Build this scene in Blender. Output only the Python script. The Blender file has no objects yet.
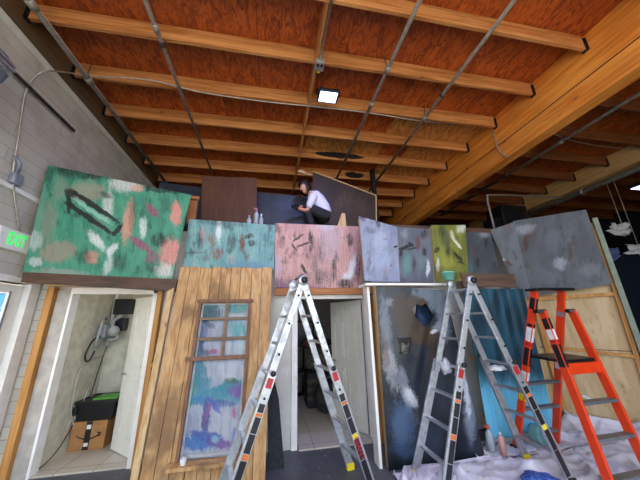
import bpy, bmesh, math, random
from mathutils import Vector, Matrix, noise
random.seed(7)
PI = math.pi
C = bpy.context.scene.collection
H = 1.62                                   # camera height
# ------------------------------------------------------------------ camera
F = 265.0
zv = Vector((300-320, 240+640, -F)).normalized()
yv = Vector((270-320, 240-320, -F)); yv = (yv - yv.dot(zv)*zv).normalized()
xv = yv.cross(zv)
RM = Matrix((xv, yv, zv))                  # camera -> world rotation
cam_d = bpy.data.cameras.new('camera'); cam = bpy.data.objects.new('camera', cam_d); C.objects.link(cam)
cam_d.sensor_width = 36; cam_d.lens = 36*F/640; cam_d.clip_start = 0.02
cam.matrix_world = Matrix.Translation((0, 0, H)) @ RM.to_4x4()
bpy.context.scene.camera = cam

def ray(px, py): return RM @ Vector((px-320, 240-py, -F))
def P(px, py, Y):
    d = ray(px, py); t = Y/d.y; return Vector((d.x*t, Y, d.z*t+H))
def PX(px, py, X):
    d = ray(px, py); t = X/d.x; return Vector((X, d.y*t, d.z*t+H))
def PZ(px, py, Z):
    d = ray(px, py); t = (Z-H)/d.z; return Vector((d.x*t, d.y*t, Z))
def PP(px, py, p0, n):
    d = ray(px, py); o = Vector((0, 0, H)); t = (Vector(p0)-o).dot(n)/d.dot(n); return o+d*t

# ------------------------------------------------------------------ materials
MATS = {}
def nt(name):
    m = bpy.data.materials.new(name); m.use_nodes = True
    t = m.node_tree; t.nodes.clear()
    out = t.nodes.new('ShaderNodeOutputMaterial'); b = t.nodes.new('ShaderNodeBsdfPrincipled')
    t.links.new(b.outputs[0], out.inputs[0]); MATS[name] = m
    return m, t, b
def N(t, typ, ins=None, **kw):
    n = t.nodes.new(typ)
    for k, v in kw.items(): setattr(n, k, v)
    for k, v in (ins or {}).items():
        if hasattr(v, 'is_output') or isinstance(v, bpy.types.NodeSocket): t.links.new(v, n.inputs[k])
        else: n.inputs[k].default_value = v
    return n
def srgb(h):
    if isinstance(h, str):
        h = h.lstrip('#'); c = [int(h[i:i+2], 16)/255 for i in (0, 2, 4)]
    else: c = [x/255 for x in h]
    return tuple([(x/12.92 if x <= .04045 else ((x+.055)/1.055)**2.4) for x in c]+[1])
def mixc(t, fac, a, b, mode='MIX'):
    n = N(t, 'ShaderNodeMix', data_type='RGBA', blend_type=mode)
    for s, v in ((0, fac), (6, a), (7, b)):
        if isinstance(v, bpy.types.NodeSocket): t.links.new(v, n.inputs[s])
        else: n.inputs[s].default_value = v
    return n.outputs[2]
def rng_(t, v, a, b, c=0.0, d=1.0):
    n = N(t, 'ShaderNodeMapRange', {0: v, 1: a, 2: b, 3: c, 4: d}); n.clamp = True; n.interpolation_type = 'SMOOTHSTEP'
    return n.outputs[0]
def math_(t, op, a, b=0.0):
    return N(t, 'ShaderNodeMath', {0: a, 1: b}, operation=op).outputs[0]
def tc(t, which='Object'): return N(t, 'ShaderNodeTexCoord').outputs[which]
def mapv(t, v, scale=(1, 1, 1), loc=(0, 0, 0), rot=(0, 0, 0), typ='POINT'):
    return N(t, 'ShaderNodeMapping', {0: v, 1: loc, 2: rot, 3: scale}, vector_type=typ).outputs[0]
def bump(t, b, h, s=.3, d=.01):
    n = N(t, 'ShaderNodeBump', {'Height': h, 'Strength': s, 'Distance': d}); t.links.new(n.outputs[0], b.inputs['Normal'])

def plain(name, c, rough=.6, metal=0, emit=None, es=1, var=.12, sc=8):
    m, t, b = nt(name); c = srgb(c)
    nz = N(t, 'ShaderNodeTexNoise', {'Vector': tc(t), 'Scale': sc, 'Detail': 4}).outputs[0]
    lo = tuple(x*(1-var) for x in c[:3])+(1,); hi = tuple(min(1, x*(1+var)) for x in c[:3])+(1,)
    t.links.new(mixc(t, rng_(t, nz, .35, .65), lo, hi), b.inputs['Base Color'])
    b.inputs['Roughness'].default_value = rough; b.inputs['Metallic'].default_value = metal
    if emit: b.inputs['Emission Color'].default_value = srgb(emit); b.inputs['Emission Strength'].default_value = es
    return m
def wood(name, c1, c2, axis='X', fine=30, knots=True, rough=.65, dirt=None):
    m, t, b = nt(name)
    s = {'X': (.06, 1, 1), 'Y': (1, .06, 1), 'Z': (1, 1, .06)}[axis]
    info = N(t, 'ShaderNodeObjectInfo').outputs['Random']
    off = N(t, 'ShaderNodeCombineXYZ', {0: math_(t, 'MULTIPLY', info, 9.0), 1: math_(t, 'MULTIPLY', info, 5.0), 2: math_(t, 'MULTIPLY', info, 7.0)}).outputs[0]
    o = N(t, 'ShaderNodeVectorMath', {0: tc(t), 1: off}, operation='ADD').outputs[0]
    v = mapv(t, o, s)
    g = N(t, 'ShaderNodeTexNoise', {'Vector': v, 'Scale': fine, 'Detail': 5, 'Distortion': .6}).outputs[0]
    big = N(t, 'ShaderNodeTexNoise', {'Vector': mapv(t, o, tuple(.35 if x < .1 else 1 for x in s)), 'Scale': 3.0, 'Detail': 3}).outputs[0]
    c = mixc(t, rng_(t, g, .35, .68), srgb(c1), srgb(c2))
    c = mixc(t, rng_(t, big, .3, .75, 0, .45), c, mixc(t, .5, srgb(c2), (.2, .08, .02, 1)))
    if knots:
        vo = N(t, 'ShaderNodeTexVoronoi', {'Vector': mapv(t, o, tuple(.3 if x < .1 else 1 for x in s)), 'Scale': 5.0}).outputs['Distance']
        c = mixc(t, rng_(t, vo, .03, .09, .75, 0), c, (.10, .04, .015, 1))
    if dirt:
        dn = N(t, 'ShaderNodeTexNoise', {'Vector': o, 'Scale': 2.2, 'Detail': 6}).outputs[0]
        c = mixc(t, rng_(t, dn, .52, .66, 0, .8), c, srgb(dirt))
    t.links.new(c, b.inputs['Base Color']); b.inputs['Roughness'].default_value = rough
    bump(t, b, g, .25, .004)
    return m
def metal(name, c, rough=.35, metallic=.9, scratch=.25):
    m, t, b = nt(name)
    nz = N(t, 'ShaderNodeTexNoise', {'Vector': tc(t), 'Scale': 18, 'Detail': 6}).outputs[0]
    c = srgb(c); d = tuple(x*(1-scratch) for x in c[:3])+(1,)
    t.links.new(mixc(t, rng_(t, nz, .4, .65), c, d), b.inputs['Base Color'])
    t.links.new(rng_(t, nz, .3, .7, rough*.8, min(1, rough*1.4)), b.inputs['Roughness'])
    b.inputs['Metallic'].default_value = metallic
    return m
def paint(name, base, base2, blobs, streak=.5, speck=.0, speckc='151515', grain_c=None, rough=.55, mott=(3, 8), warp=.05, base_r=(.35, .65), gain=1, soot=.5):
    """painted board. UV = pixel / 100. blob = (px,py,rx,ry,deg,colour,strength,soft,breakup)"""
    m, t, b = nt(name)
    uv = N(t, 'ShaderNodeUVMap').outputs[0]
    wn = N(t, 'ShaderNodeTexNoise', {'Vector': uv, 'Scale': 14, 'Detail': 5}).outputs['Color']
    wv = N(t, 'ShaderNodeVectorMath', {0: wn, 1: (.5, .5, .5)}, operation='SUBTRACT').outputs[0]
    wv = N(t, 'ShaderNodeVectorMath', {0: wv, 'Scale': warp}, operation='SCALE').outputs[0]
    w = N(t, 'ShaderNodeVectorMath', {0: uv, 1: wv}, operation='ADD').outputs[0]
    big = N(t, 'ShaderNodeTexNoise', {'Vector': mapv(t, uv, (mott[1], mott[0], 1)), 'Scale': 1.0, 'Detail': 6, 'Distortion': .4}).outputs[0]
    c = mixc(t, rng_(t, big, *base_r), srgb(base), srgb(base2))
    st = N(t, 'ShaderNodeTexNoise', {'Vector': mapv(t, uv, (70, 7, 1)), 'Scale': 1.0, 'Detail': 5}).outputs[0]
    fine = N(t, 'ShaderNodeTexNoise', {'Vector': uv, 'Scale': 55, 'Detail': 5, 'Roughness': .65}).outputs[0]
    edge = mixc(t, .45, N(t, 'ShaderNodeTexNoise', {'Vector': mapv(t, uv, (26, 11, 1)), 'Scale': 1.0, 'Detail': 6, 'Roughness': .65}).outputs[0], fine)
    if speck:
        c = mixc(t, rng_(t, math_(t, 'MULTIPLY', math_(t, 'ADD', fine, st), .5), .57-.04*speck, .64, 0, min(1, .4+speck*.4)), c, srgb(speckc))
    sn_ = N(t, 'ShaderNodeTexNoise', {'Vector': mapv(t, uv, (13, 7, 1), (3.3, 1.7, 0)), 'Scale': 1.0, 'Detail': 7, 'Roughness': .6}).outputs[0]
    if soot: c = mixc(t, rng_(t, sn_, .53, .68, 0, soot), c, mixc(t, .8, c, (.008, .009, .011, 1)))
    for (px, py, rx, ry, deg, col, stg, soft, brk) in blobs:
        mv = mapv(t, w, (rx/100, ry/100, 1), (px/100, py/100, 0), (0, 0, math.radians(deg)), 'TEXTURE')
        ln = N(t, 'ShaderNodeVectorMath', {0: mv}, operation='LENGTH').outputs['Value']
        big_ = min(rx, ry) > 2.6
        ln = math_(t, 'ADD', ln, math_(t, 'MULTIPLY', math_(t, 'SUBTRACT', edge if big_ else fine, .5), 2.6 if big_ else 1.0))
        k = rng_(t, ln, 1.22, 1.22-soft*.9, 0, stg)
        if brk > 0:
            k = math_(t, 'MULTIPLY', k, rng_(t, mixc(t, .5, st, fine), .44, .54, 1-brk*.8, 1))
        c = mixc(t, k, c, srgb(col))
    if streak:
        c = mixc(t, rng_(t, st, .3, .7, 0, streak*.35), c, mixc(t, 1.0, c, (.55, .55, .58, 1), 'MULTIPLY'))
    if gain != 1: c = mixc(t, 1.0, c, (gain, gain, gain, 1), 'MULTIPLY')
    t.links.new(c, b.inputs['Base Color']); b.inputs['Roughness'].default_value = rough
    bump(t, b, st, .15, .004)
    return m

# ------------------------------------------------------------------ mesh helpers
class MB:
    def __init__(s): s.bm = bmesh.new(); s.uv = s.bm.loops.layers.uv.new('UVMap'); s.mats = []
    def box(s, x0, x1, y0, y1, z0, z1):
        return s.hull8([Vector((x, y, z)) for z in (z0, z1) for (x, y) in ((x0, y0), (x1, y0), (x1, y1), (x0, y1))])
    def hull8(s, v):
        b = [s.bm.verts.new(p) for p in v]
        for f in ((3, 2, 1, 0), (4, 5, 6, 7), (0, 1, 5, 4), (1, 2, 6, 5), (2, 3, 7, 6), (3, 0, 4, 7)): s.bm.faces.new([b[i] for i in f])
        return s
    def bar(s, p0, p1, w, h, up=(0, 0, 1), w1=None):
        """square bar from p0 to p1: w across, h along the up direction"""
        p0 = Vector(p0); p1 = Vector(p1); d = (p1-p0).normalized(); up = Vector(up)
        a = d.cross(up)
        if a.length < 1e-4: a = d.cross(Vector((1, 0, 0)))
        a.normalize(); u = a.cross(d).normalized(); w1 = w1 or w
        return s.hull8([p0-a*w/2-u*h/2, p0+a*w/2-u*h/2, p0+a*w/2+u*h/2, p0-a*w/2+u*h/2,
                        p1-a*w1/2-u*h/2, p1+a*w1/2-u*h/2, p1+a*w1/2+u*h/2, p1-a*w1/2+u*h/2])
    def tube(s, pts, r, n=8, cap=True):
        pts = [Vector(p) for p in pts]; rs = r if isinstance(r, (list, tuple)) else [r]*len(pts); rings = []
        d0 = (pts[1]-pts[0]).normalized(); a = d0.orthogonal().normalized()
        for i, p in enumerate(pts):
            d = ((pts[min(i+1, len(pts)-1)]-pts[max(i-1, 0)])).normalized()
            a = (a-d*a.dot(d)); a = a.normalized() if a.length > 1e-5 else d.orthogonal().normalized(); c = d.cross(a)
            rings.append([s.bm.verts.new(p+(a*math.cos(2*PI*k/n)+c*math.sin(2*PI*k/n))*rs[i]) for k in range(n)])
        for A, B in zip(rings, rings[1:]):
            for k in range(n):
                f = s.bm.faces.new((A[k], A[(k+1) % n], B[(k+1) % n], B[k])); f.smooth = True
        if cap: s.bm.faces.new(rings[0][::-1]); s.bm.faces.new(rings[-1])
        return s
    def lathe(s, prof, c=(0, 0, 0), n=20, axis=(0, 0, 1)):
        c = Vector(c); q = Vector((0, 0, 1)).rotation_difference(Vector(axis)); rings = []
        for r, z in prof:
            rings.append([s.bm.verts.new(c+q @ Vector((max(r, 1e-4)*math.cos(2*PI*k/n), max(r, 1e-4)*math.sin(2*PI*k/n), z))) for k in range(n)])
        for A, B in zip(rings, rings[1:]):
            for k in range(n):
                f = s.bm.faces.new((A[k], A[(k+1) % n], B[(k+1) % n], B[k])); f.smooth = True
        s.bm.faces.new(rings[0][::-1]); s.bm.faces.new(rings[-1])
        return s
    def poly(s, pts, back, uvs=None):
        """front polygon with thickness vector back"""
        back = Vector(back); fr = [s.bm.verts.new(p) for p in pts]; bk = [s.bm.verts.new(Vector(p)+back) for p in pts]
        f = s.bm.faces.new(fr)
        n = len(pts)
        g = s.bm.faces.new(bk[::-1])
        if uvs:
            for l, u in zip(f.loops, uvs): l[s.uv].uv = u
            for l, u in zip(g.loops, uvs[::-1]): l[s.uv].uv = u
        for i in range(n):
            q = s.bm.faces.new((fr[i], bk[i], bk[(i+1) % n], fr[(i+1) % n]))
            if uvs:
                for l, u in zip(q.loops, (uvs[i], uvs[i], uvs[(i+1) % n], uvs[(i+1) % n])): l[s.uv].uv = u
        return s
    def ico(s, c, r, sub=2, sc=(1, 1, 1), nz=0, seed=0):
        res = bmesh.ops.create_icosphere(s.bm, subdivisions=sub, radius=1)
        for v in res['verts']:
            k = 1+(noise.noise(v.co*1.7+Vector((seed, 0, 0)))*nz if nz else 0)
            v.co = Vector(c)+Vector((v.co.x*sc[0], v.co.y*sc[1], v.co.z*sc[2]))*r*k
        for f in s.bm.faces: 
            if all(v in res['verts'] for v in f.verts[:1]): f.smooth = True
        return s
    def build(s, name, mat, parent=None, bevel=0):
        bmesh.ops.recalc_face_normals(s.bm, faces=s.bm.faces)
        me = bpy.data.meshes.new(name)
        o = bpy.data.objects.new(name, me); C.objects.link(o)
        base = Vector((0, 0, 0))
        if parent is not None:
            p = parent
            while p is not None: base += p.location; p = p.parent
            o.parent = parent
        else:
            co = [v.co for v in s.bm.verts]
            base = Vector(((min(c.x for c in co)+max(c.x for c in co))/2, (min(c.y for c in co)+max(c.y for c in co))/2, min(c.z for c in co)))
            o.location = base
        for v in s.bm.verts: v.co -= base
        s.bm.to_mesh(me); s.bm.free()
        me.materials.append(mat if not isinstance(mat, str) else MATS[mat])
        if bevel:
            b = o.modifiers.new('bevel', 'BEVEL'); b.width = bevel; b.segments = 2; b.limit_method = 'ANGLE'
        return o
def tag(o, label, cat, group=None, kind=None):
    o['label'] = label; o['category'] = cat
    if group: o['group'] = group
    if kind: o['kind'] = kind
    return o
def thing(name, label, cat, loc, group=None):
    o = bpy.data.objects.new(name, None); C.objects.link(o); o.location = loc; o.empty_display_size = .1
    return tag(o, label, cat, group)
def struct(o): o['kind'] = 'structure'; return o
def text_mesh(name, txt, size, mat, mw, parent, ext=.001, bold=0.0):
    cu = bpy.data.curves.new(name, 'FONT'); cu.body = txt; cu.size = size; cu.extrude = ext; cu.align_x = 'CENTER'; cu.align_y = 'CENTER'; cu.offset = bold
    tmp = bpy.data.objects.new('tmp', cu); C.objects.link(tmp)
    me = bpy.data.meshes.new_from_object(tmp.evaluated_get(bpy.context.evaluated_depsgraph_get()))
    bpy.data.objects.remove(tmp); 
    base = Vector((0, 0, 0)); p = parent
    while p is not None: base += p.location; p = p.parent
    me.transform(Matrix.Translation(-base) @ mw)
    me.materials.clear(); me.materials.append(MATS[mat])
    o = bpy.data.objects.new(name, me); C.objects.link(o); o.parent = parent
    return o

# ------------------------------------------------------------------ material set
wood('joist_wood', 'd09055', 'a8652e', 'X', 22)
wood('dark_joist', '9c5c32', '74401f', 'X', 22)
wood('beam_wood', 'f2a244', 'd87a20', 'Y', 20)
wood('block_wood', 'c88a52', 'a9652f', 'Y', 26)
wood('pale_wood', 'd8b98a', 'c39a62', 'Z', 30)
wood('pale_wood_y', 'dcb780', 'c89c60', 'Y', 24)
wood('stud_wood', 'cf9a55', 'b37a38', 'Z', 30)
wood('plank_wood', 'd6ad78', 'b18350', 'Z', 26, dirt='7c5c3c')
wood('header_wood', 'b87a4a', '9c5f34', 'X', 30)
wood('dark_plank', '5a4234', '3e2c24', 'X', 22)
wood('brown_plank', '6b5547', '4e3d33', 'X', 22)
wood('brown_board', '5a3526', '472819', 'Z', 40, knots=False)
wood('ledger_wood', '6b563c', '57432e', 'Y', 20)
wood('grey_frame', '8a7358', '6f5a45', 'X', 24)
plain('white_paint', 'd9d7cf', .55, var=.05); plain('white_trim', 'efede8', .45, var=.04)
plain('drywall', 'cfcdc8', .8, var=.06); plain('door_white', 'e6e4d8', .45, var=.03)
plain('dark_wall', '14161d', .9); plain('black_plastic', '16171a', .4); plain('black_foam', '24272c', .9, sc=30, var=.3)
plain('dark_metal', '23252a', .5, .5); plain('red_sticker', 'b5202a', .4); plain('orange_sticker', 'e0702a', .4); plain('white_sticker', 'e8e8e8', .4)
plain('yellow_rubber', 'e8d020', .5); plain('orange_rail', 'e8431a', .35, var=.06); plain('mint', '7cc8b2', .45); plain('cardboard', 'a9794a', .85, var=.08)
plain('tape_black', '1c1c20', .4); plain('green_file', '5aa83a', .5); plain('white_cup', 'e8e8ea', .3); plain('paper', 'dcdcdc', .8); plain('blue_paper', '7a8cc0', .8)
plain('grey_device', '8a8f9c', .5, .2); plain('hose_grey', '9a9a94', .5); plain('wire_dark', '2c2420', .5); plain('wire_white', 'b8b4aa', .5)
plain('skin', 'c49074', .5); plain('hair', '120e0d', .5); plain('shirt', 'd2cfe0', .8, var=.05); plain('trousers', '1d1f22', .85, var=.3); plain('glove', '17181a', .5); plain('shoe', '1b1b1e', .5)
plain('bottle', 'a9b2bd', .3); plain('bottle_pink', 'b86a86', .35); plain('can_red', 'c9564a', .4); plain('can_pink', 'cf9a90', .4); plain('nozzle', 'e8e8e6', .4)
plain('bag_dark', '25262a', .8, sc=14, var=.4); plain('bag_olive', '4a463a', .85, sc=20, var=.5); plain('cloth_maroon', '4a2a28', .9, var=.4); plain('teal_roll', '5f8f94', .6)
plain('pale_tile_grout', 'b5aea2', .7); plain('blue_sign', '1c6fb8', .5); plain('asphalt', 'b9b2a4', .9); plain('gold', 'b58b2a', .4, .6)
metal('alu', 'c6cacf', .38, .8, .2); metal('pipe_metal', 'a39b92', .45, .35); metal('galv', 'b5b5b0', .45, .7); metal('cable_metal', 'b9b0a4', .4, .5)
metal('dark_pipe', '5c554e', .5, .4)
m, t, b = nt('exit_green'); b.inputs['Base Color'].default_value = srgb('2ed05a'); b.inputs['Emission Color'].default_value = srgb('35e060'); b.inputs['Emission Strength'].default_value = .6
m, t, b = nt('lamp_glow'); b.inputs['Base Color'].default_value = (1, 1, 1, 1); b.inputs['Emission Color'].default_value = (.50, .62, 1, 1); b.inputs['Emission Strength'].default_value = 4.5
m, t, b = nt('glass'); b.inputs['Base Color'].default_value = (1, 1, 1, 1); b.inputs['Transmission Weight'].default_value = 1; b.inputs['Roughness'].default_value = 0; b.inputs['IOR'].default_value = 1.45; b.inputs['Alpha'].default_value = .15
# plywood ceiling
m, t, b = nt('ceiling_ply'); o = tc(t)
g = N(t, 'ShaderNodeTexNoise', {'Vector': mapv(t, o, (5, 1.3, 1)), 'Scale': 1.6, 'Detail': 3}).outputs['Color']
v2 = N(t, 'ShaderNodeVectorMath', {0: mapv(t, o, (1, .45, 1)), 1: N(t, 'ShaderNodeVectorMath', {0: g, 'Scale': .35}, operation='SCALE').outputs[0]}, operation='ADD').outputs[0]
g2 = N(t, 'ShaderNodeTexNoise', {'Vector': v2, 'Scale': 11, 'Detail': 7, 'Roughness': .62, 'Distortion': 1.6}).outputs[0]
br = N(t, 'ShaderNodeTexBrick', {'Vector': mapv(t, o, (1, 1, 1), (.3, .2, 0)), 'Scale': 1.0, 'Mortar Size': .006, 'Brick Width': 1.22, 'Row Height': 2.44, 'Color1': (1, 1, 1, 1), 'Color2': (.72, .66, .6, 1), 'Mortar': (.25, .2, .15, 1)}).outputs[0]
c = mixc(t, rng_(t, g2, .4, .62), srgb('cc6620'), srgb('8c3a0e'))
t.links.new(mixc(t, .9, c, br, 'MULTIPLY'), b.inputs['Base Color']); b.inputs['Roughness'].default_value = .6
m, t, b = nt('osb'); vo = N(t, 'ShaderNodeTexVoronoi', {'Vector': mapv(t, tc(t), (26, 10, 26)), 'Scale': 1.0}).outputs['Color']
sv = N(t, 'ShaderNodeSeparateColor', {0: vo}).outputs[0]
t.links.new(mixc(t, sv, srgb('d99a4e'), srgb('a86426')), b.inputs['Base Color']); b.inputs['Roughness'].default_value = .7
# plywood of the angled wall
m, t, b = nt('pale_ply'); o = tc(t)
dn = N(t, 'ShaderNodeTexNoise', {'Vector': mapv(t, o, (2, 2, .5)), 'Scale': 2, 'Detail': 3, 'Distortion': 1}).outputs[0]
gn = N(t, 'ShaderNodeTexNoise', {'Vector': mapv(t, o, (3, 3, .8)), 'Scale': 9, 'Detail': 5}).outputs[0]
vk = N(t, 'ShaderNodeTexVoronoi', {'Vector': mapv(t, o, (1, 1, .6)), 'Scale': 5.5}).outputs['Distance']
c = mixc(t, rng_(t, dn, .4, .6), srgb('cdb48c'), srgb('b89c72')); c = mixc(t, rng_(t, gn, .58, .7, 0, .4), c, srgb('8d7148'))
c = mixc(t, rng_(t, vk, .05, .12, .5, 0), c, srgb('7d5c38'))
t.links.new(c, b.inputs['Base Color']); b.inputs['Roughness'].default_value = .75
# painted block wall
m, t, b = nt('block_wall'); o = tc(t); mp = N(t, 'ShaderNodeCombineXYZ', {0: N(t, 'ShaderNodeSeparateXYZ', {0: o}).outputs[1], 1: N(t, 'ShaderNodeSeparateXYZ', {0: o}).outputs[2]}).outputs[0]
bk = N(t, 'ShaderNodeTexBrick', {'Vector': mp, 'Scale': 1.0, 'Mortar Size': .006, 'Mortar Smooth': .6, 'Brick Width': 1.1, 'Row Height': .155, 'Color1': srgb('cbc6ba'), 'Color2': srgb('c0bbb0'), 'Mortar': srgb('a6a298')})
nz = N(t, 'ShaderNodeTexNoise', {'Vector': o, 'Scale': 3, 'Detail': 6}).outputs[0]
t.links.new(mixc(t, rng_(t, nz, .45, .7, 0, .35), bk.outputs[0], srgb('8e8a80')), b.inputs['Base Color']); b.inputs['Roughness'].default_value = .8
bump(t, b, bk.outputs['Fac'], -.25, .006)
m, t, b = nt('block_wall_x'); o = tc(t); mp = N(t, 'ShaderNodeCombineXYZ', {0: N(t, 'ShaderNodeSeparateXYZ', {0: o}).outputs[0], 1: N(t, 'ShaderNodeSeparateXYZ', {0: o}).outputs[2]}).outputs[0]
bk = N(t, 'ShaderNodeTexBrick', {'Vector': mp, 'Scale': 1.0, 'Mortar Size': .006, 'Brick Width': .4, 'Row Height': .13, 'Color1': srgb('cfcbc0'), 'Color2': srgb('c2beb3'), 'Mortar': srgb('a5a29a')})
t.links.new(bk.outputs[0], b.inputs['Base Color']); b.inputs['Roughness'].default_value = .8
# concrete floor
m, t, b = nt('concrete'); o = tc(t)
n1 = N(t, 'ShaderNodeTexNoise', {'Vector': o, 'Scale': 1.5, 'Detail': 8}).outputs[0]; n2 = N(t, 'ShaderNodeTexNoise', {'Vector': o, 'Scale': 22, 'Detail': 6}).outputs[0]
c = mixc(t, rng_(t, n1, .35, .65), srgb('5a5c62'), srgb('484a50')); c = mixc(t, rng_(t, n2, .63, .7, 0, .5), c, srgb('a9aab0'))
t.links.new(c, b.inputs['Base Color']); b.inputs['Roughness'].default_value = .55
# tile
m, t, b = nt('tile'); bk = N(t, 'ShaderNodeTexBrick', {'Vector': tc(t), 'Scale': 1.0, 'Mortar Size': .006, 'Brick Width': .4, 'Row Height': .4, 'Color1': srgb('c9c1b4'), 'Color2': srgb('beb6a8'), 'Mortar': srgb('8d867b')}); bk.offset = 0
t.links.new(bk.outputs[0], b.inputs['Base Color']); b.inputs['Roughness'].default_value = .35
# blue corrugated boards : paint grades to bright blue near the floor
m, t, b = nt('blue_board'); uv = N(t, 'ShaderNodeUVMap').outputs[0]; yy = N(t, 'ShaderNodeSeparateXYZ', {0: uv}).outputs[1]
nz = N(t, 'ShaderNodeTexNoise', {'Vector': mapv(t, uv, (12, 3, 1)), 'Scale': 1, 'Detail': 5}).outputs[0]
k = rng_(t, math_(t, 'ADD', yy, math_(t, 'MULTIPLY', nz, .35)), 3.85, 4.2)
c = mixc(t, k, mixc(t, rng_(t, nz, .35, .65), srgb('1d5268'), srgb('0f3344')), srgb('74cbf0'))
n3 = N(t, 'ShaderNodeTexNoise', {'Vector': mapv(t, uv, (30, 12, 1)), 'Scale': 1, 'Detail': 4}).outputs[0]
t.links.new(mixc(t, rng_(t, n3, .66, .74, 0, .8), c, srgb('2a3a40')), b.inputs['Base Color']); b.inputs['Roughness'].default_value = .5
# drop cloth
m, t, b = nt('cloth'); nz = N(t, 'ShaderNodeTexNoise', {'Vector': tc(t), 'Scale': 4, 'Detail': 8, 'Distortion': 1.5}).outputs[0]
c = mixc(t, rng_(t, nz, .35, .6), srgb('e0dde8'), srgb('c9c6d4')); c = mixc(t, rng_(t, nz, .66, .72, 0, .4), c, srgb('6a7088'))
t.links.new(c, b.inputs['Base Color']); b.inputs['Roughness'].default_value = .9
# chain links / lace trim
plain('lace', 'd5d5d5', .4, .3)

# painted pictures ------------------------------------------------------------
K = '101313'
G = '3f9a72'
paint('paint_green', '4b9c7c', '35866a', [
 (75, 172, 30, 7, 8, K, .9, .8, .7), (95, 176, 10, 5, 0, K, .8, .8, .6), (46, 175, 8, 8, 0, K, .5, .8, .6),
 (86, 192, 20, 11, 0, '9f9684', .9, .7, .5), (48, 222, 9, 26, 10, '8f8a78', .7, .8, .5), (57, 252, 19, 11, -10, '9a8f7c', .95, .6, .4),
 (34, 240, 9, 12, 0, 'c9c9c9', .8, .8, .6), (36, 262, 8, 5, 0, 'd8d8d8', .7, .8, .5), (60, 188, 8, 14, 0, '9aa596', .6, .8, .6),
 (124, 184, 16, 9, 5, 'e0dcd8', .9, .8, .6), (108, 205, 6, 16, 5, 'dcdcd4', .8, .8, .6), (96, 240, 14, 5, 45, 'e2e6e2', .95, .8, .5), (112, 250, 9, 4, -50, 'e2e6e2', .9, .8, .5), (108, 265, 5, 12, 15, 'd8e0dc', .7, .8, .6),
 (143, 228, 4, 12, 5, 'e6eee8', .8, .8, .5), (128, 222, 6, 22, 8, 'd99a84', .95, .7, .4), (92, 257, 8, 8, 0, 'd8917c', .8, .8, .6), (176, 213, 6, 12, 0, 'e58e80', .95, .7, .3), (170, 252, 11, 15, 20, 'e88e84', .95, .7, .5), (137, 188, 8, 4, 0, 'e0a090', .8, .8, .5),
 (152, 210, 9, 4, 45, '9c3a66', .9, .6, .6), (140, 244, 13, 4, 35, '9c3a66', .9, .6, .5), (152, 258, 8, 6, 0, '8c3460', .8, .7, .6),
 (133, 215, 5, 18, 5, K, .55, .9, .7), (158, 240, 10, 9, 0, K, .85, .9, .7), (83, 257, 9, 8, 0, K, .6, .9, .7), (120, 262, 9, 10, 0, K, .65, .9, .6), (106, 195, 7, 3, 20, K, .7, .8, .5), (78, 215, 8, 3, 0, K, .5, .9, .7), (187, 225, 5, 18, 5, K, .85, .8, .6), (162, 190, 18, 3, 8, K, .85, .6, .3), (148, 187, 2, 6, 0, K, .8, .6, .2), (164, 270, 10, 8, 0, 'f0dcd8', .8, .8, .6), (60, 272, 30, 4, 3, '9a9c94', .7, .8, .4), (100, 225, 10, 6, 30, '6a8a7a', .7, .8, .4), (165, 205, 8, 10, 0, '2a5a46', .7, .8, .4), (40, 205, 6, 20, 10, '7a9c88', .6, .8, .4), (150, 268, 14, 8, 0, K, .5, .9, .7),
 (70, 194, 6, 5, 0, K, .95, .6, .2), (94, 206, 29, 2.6, 34, K, .98, .4, .05), (89, 218, 29, 2.6, 34, K, .98, .4, .05), (69, 204, 2.4, 9, 0, K, .95, .4, .1), (117, 230, 2.6, 7, 40, K, .98, .4, .1),
 (92, 211, 22, 2.2, 34, '8fc9b0', .9, .6, .2),
], streak=.6, speck=.35, soot=.75)
paint('paint_teal', '88b4b0', '6fa3a4', [
 (200, 240, 5, 10, 0, K, .8, .9, .6), (212, 240, 4, 9, 0, '8a5a3c', .8, .9, .6), (206, 258, 4, 4, 0, '5a4636', .6, .8, .6), (219, 228, 3, 18, 0, 'e8f0f0', .95, .9, .3), (203, 235, 3, 10, 0, 'd8a8a0', .6, .9, .5),
 (231, 243, 5, 8, 0, '3a3a38', .8, .9, .6), (242, 243, 3, 11, 0, '7a3c20', .95, .8, .3), (249, 236, 5, 2.5, -15, '3a2018', .9, .8, .4), (252, 243, 5, 4, 0, K, .85, .8, .5), (217, 254, 7, 6, 0, '8a4a3a', .8, .9, .6), (229, 251, 4, 4, 0, '3a3a38', .7, .8, .5),
 (232, 260, 2.5, 6, 0, 'c08a78', .7, .9, .6), (212, 222, 16, 4, 8, '2a3436', .6, .9, .7), (230, 224, 14, 4, 0, '2a3436', .5, .9, .7), (267, 237, 6, 7, 0, '3a6a6e', .7, .9, .6), (250, 268, 30, 9, 3, '5f8fae', .8, .9, .2), (186, 245, 4, 30, 8, '3f6e70', .5, .8, .6), (195, 253, 12, 1.5, -3, '50403a', .5, .8, .5), (247, 257, 3, 8, 0, '7a4a3a', .4, .9, .7)], streak=1.0, speck=.35, speckc='1a2426', soot=.75)
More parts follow.
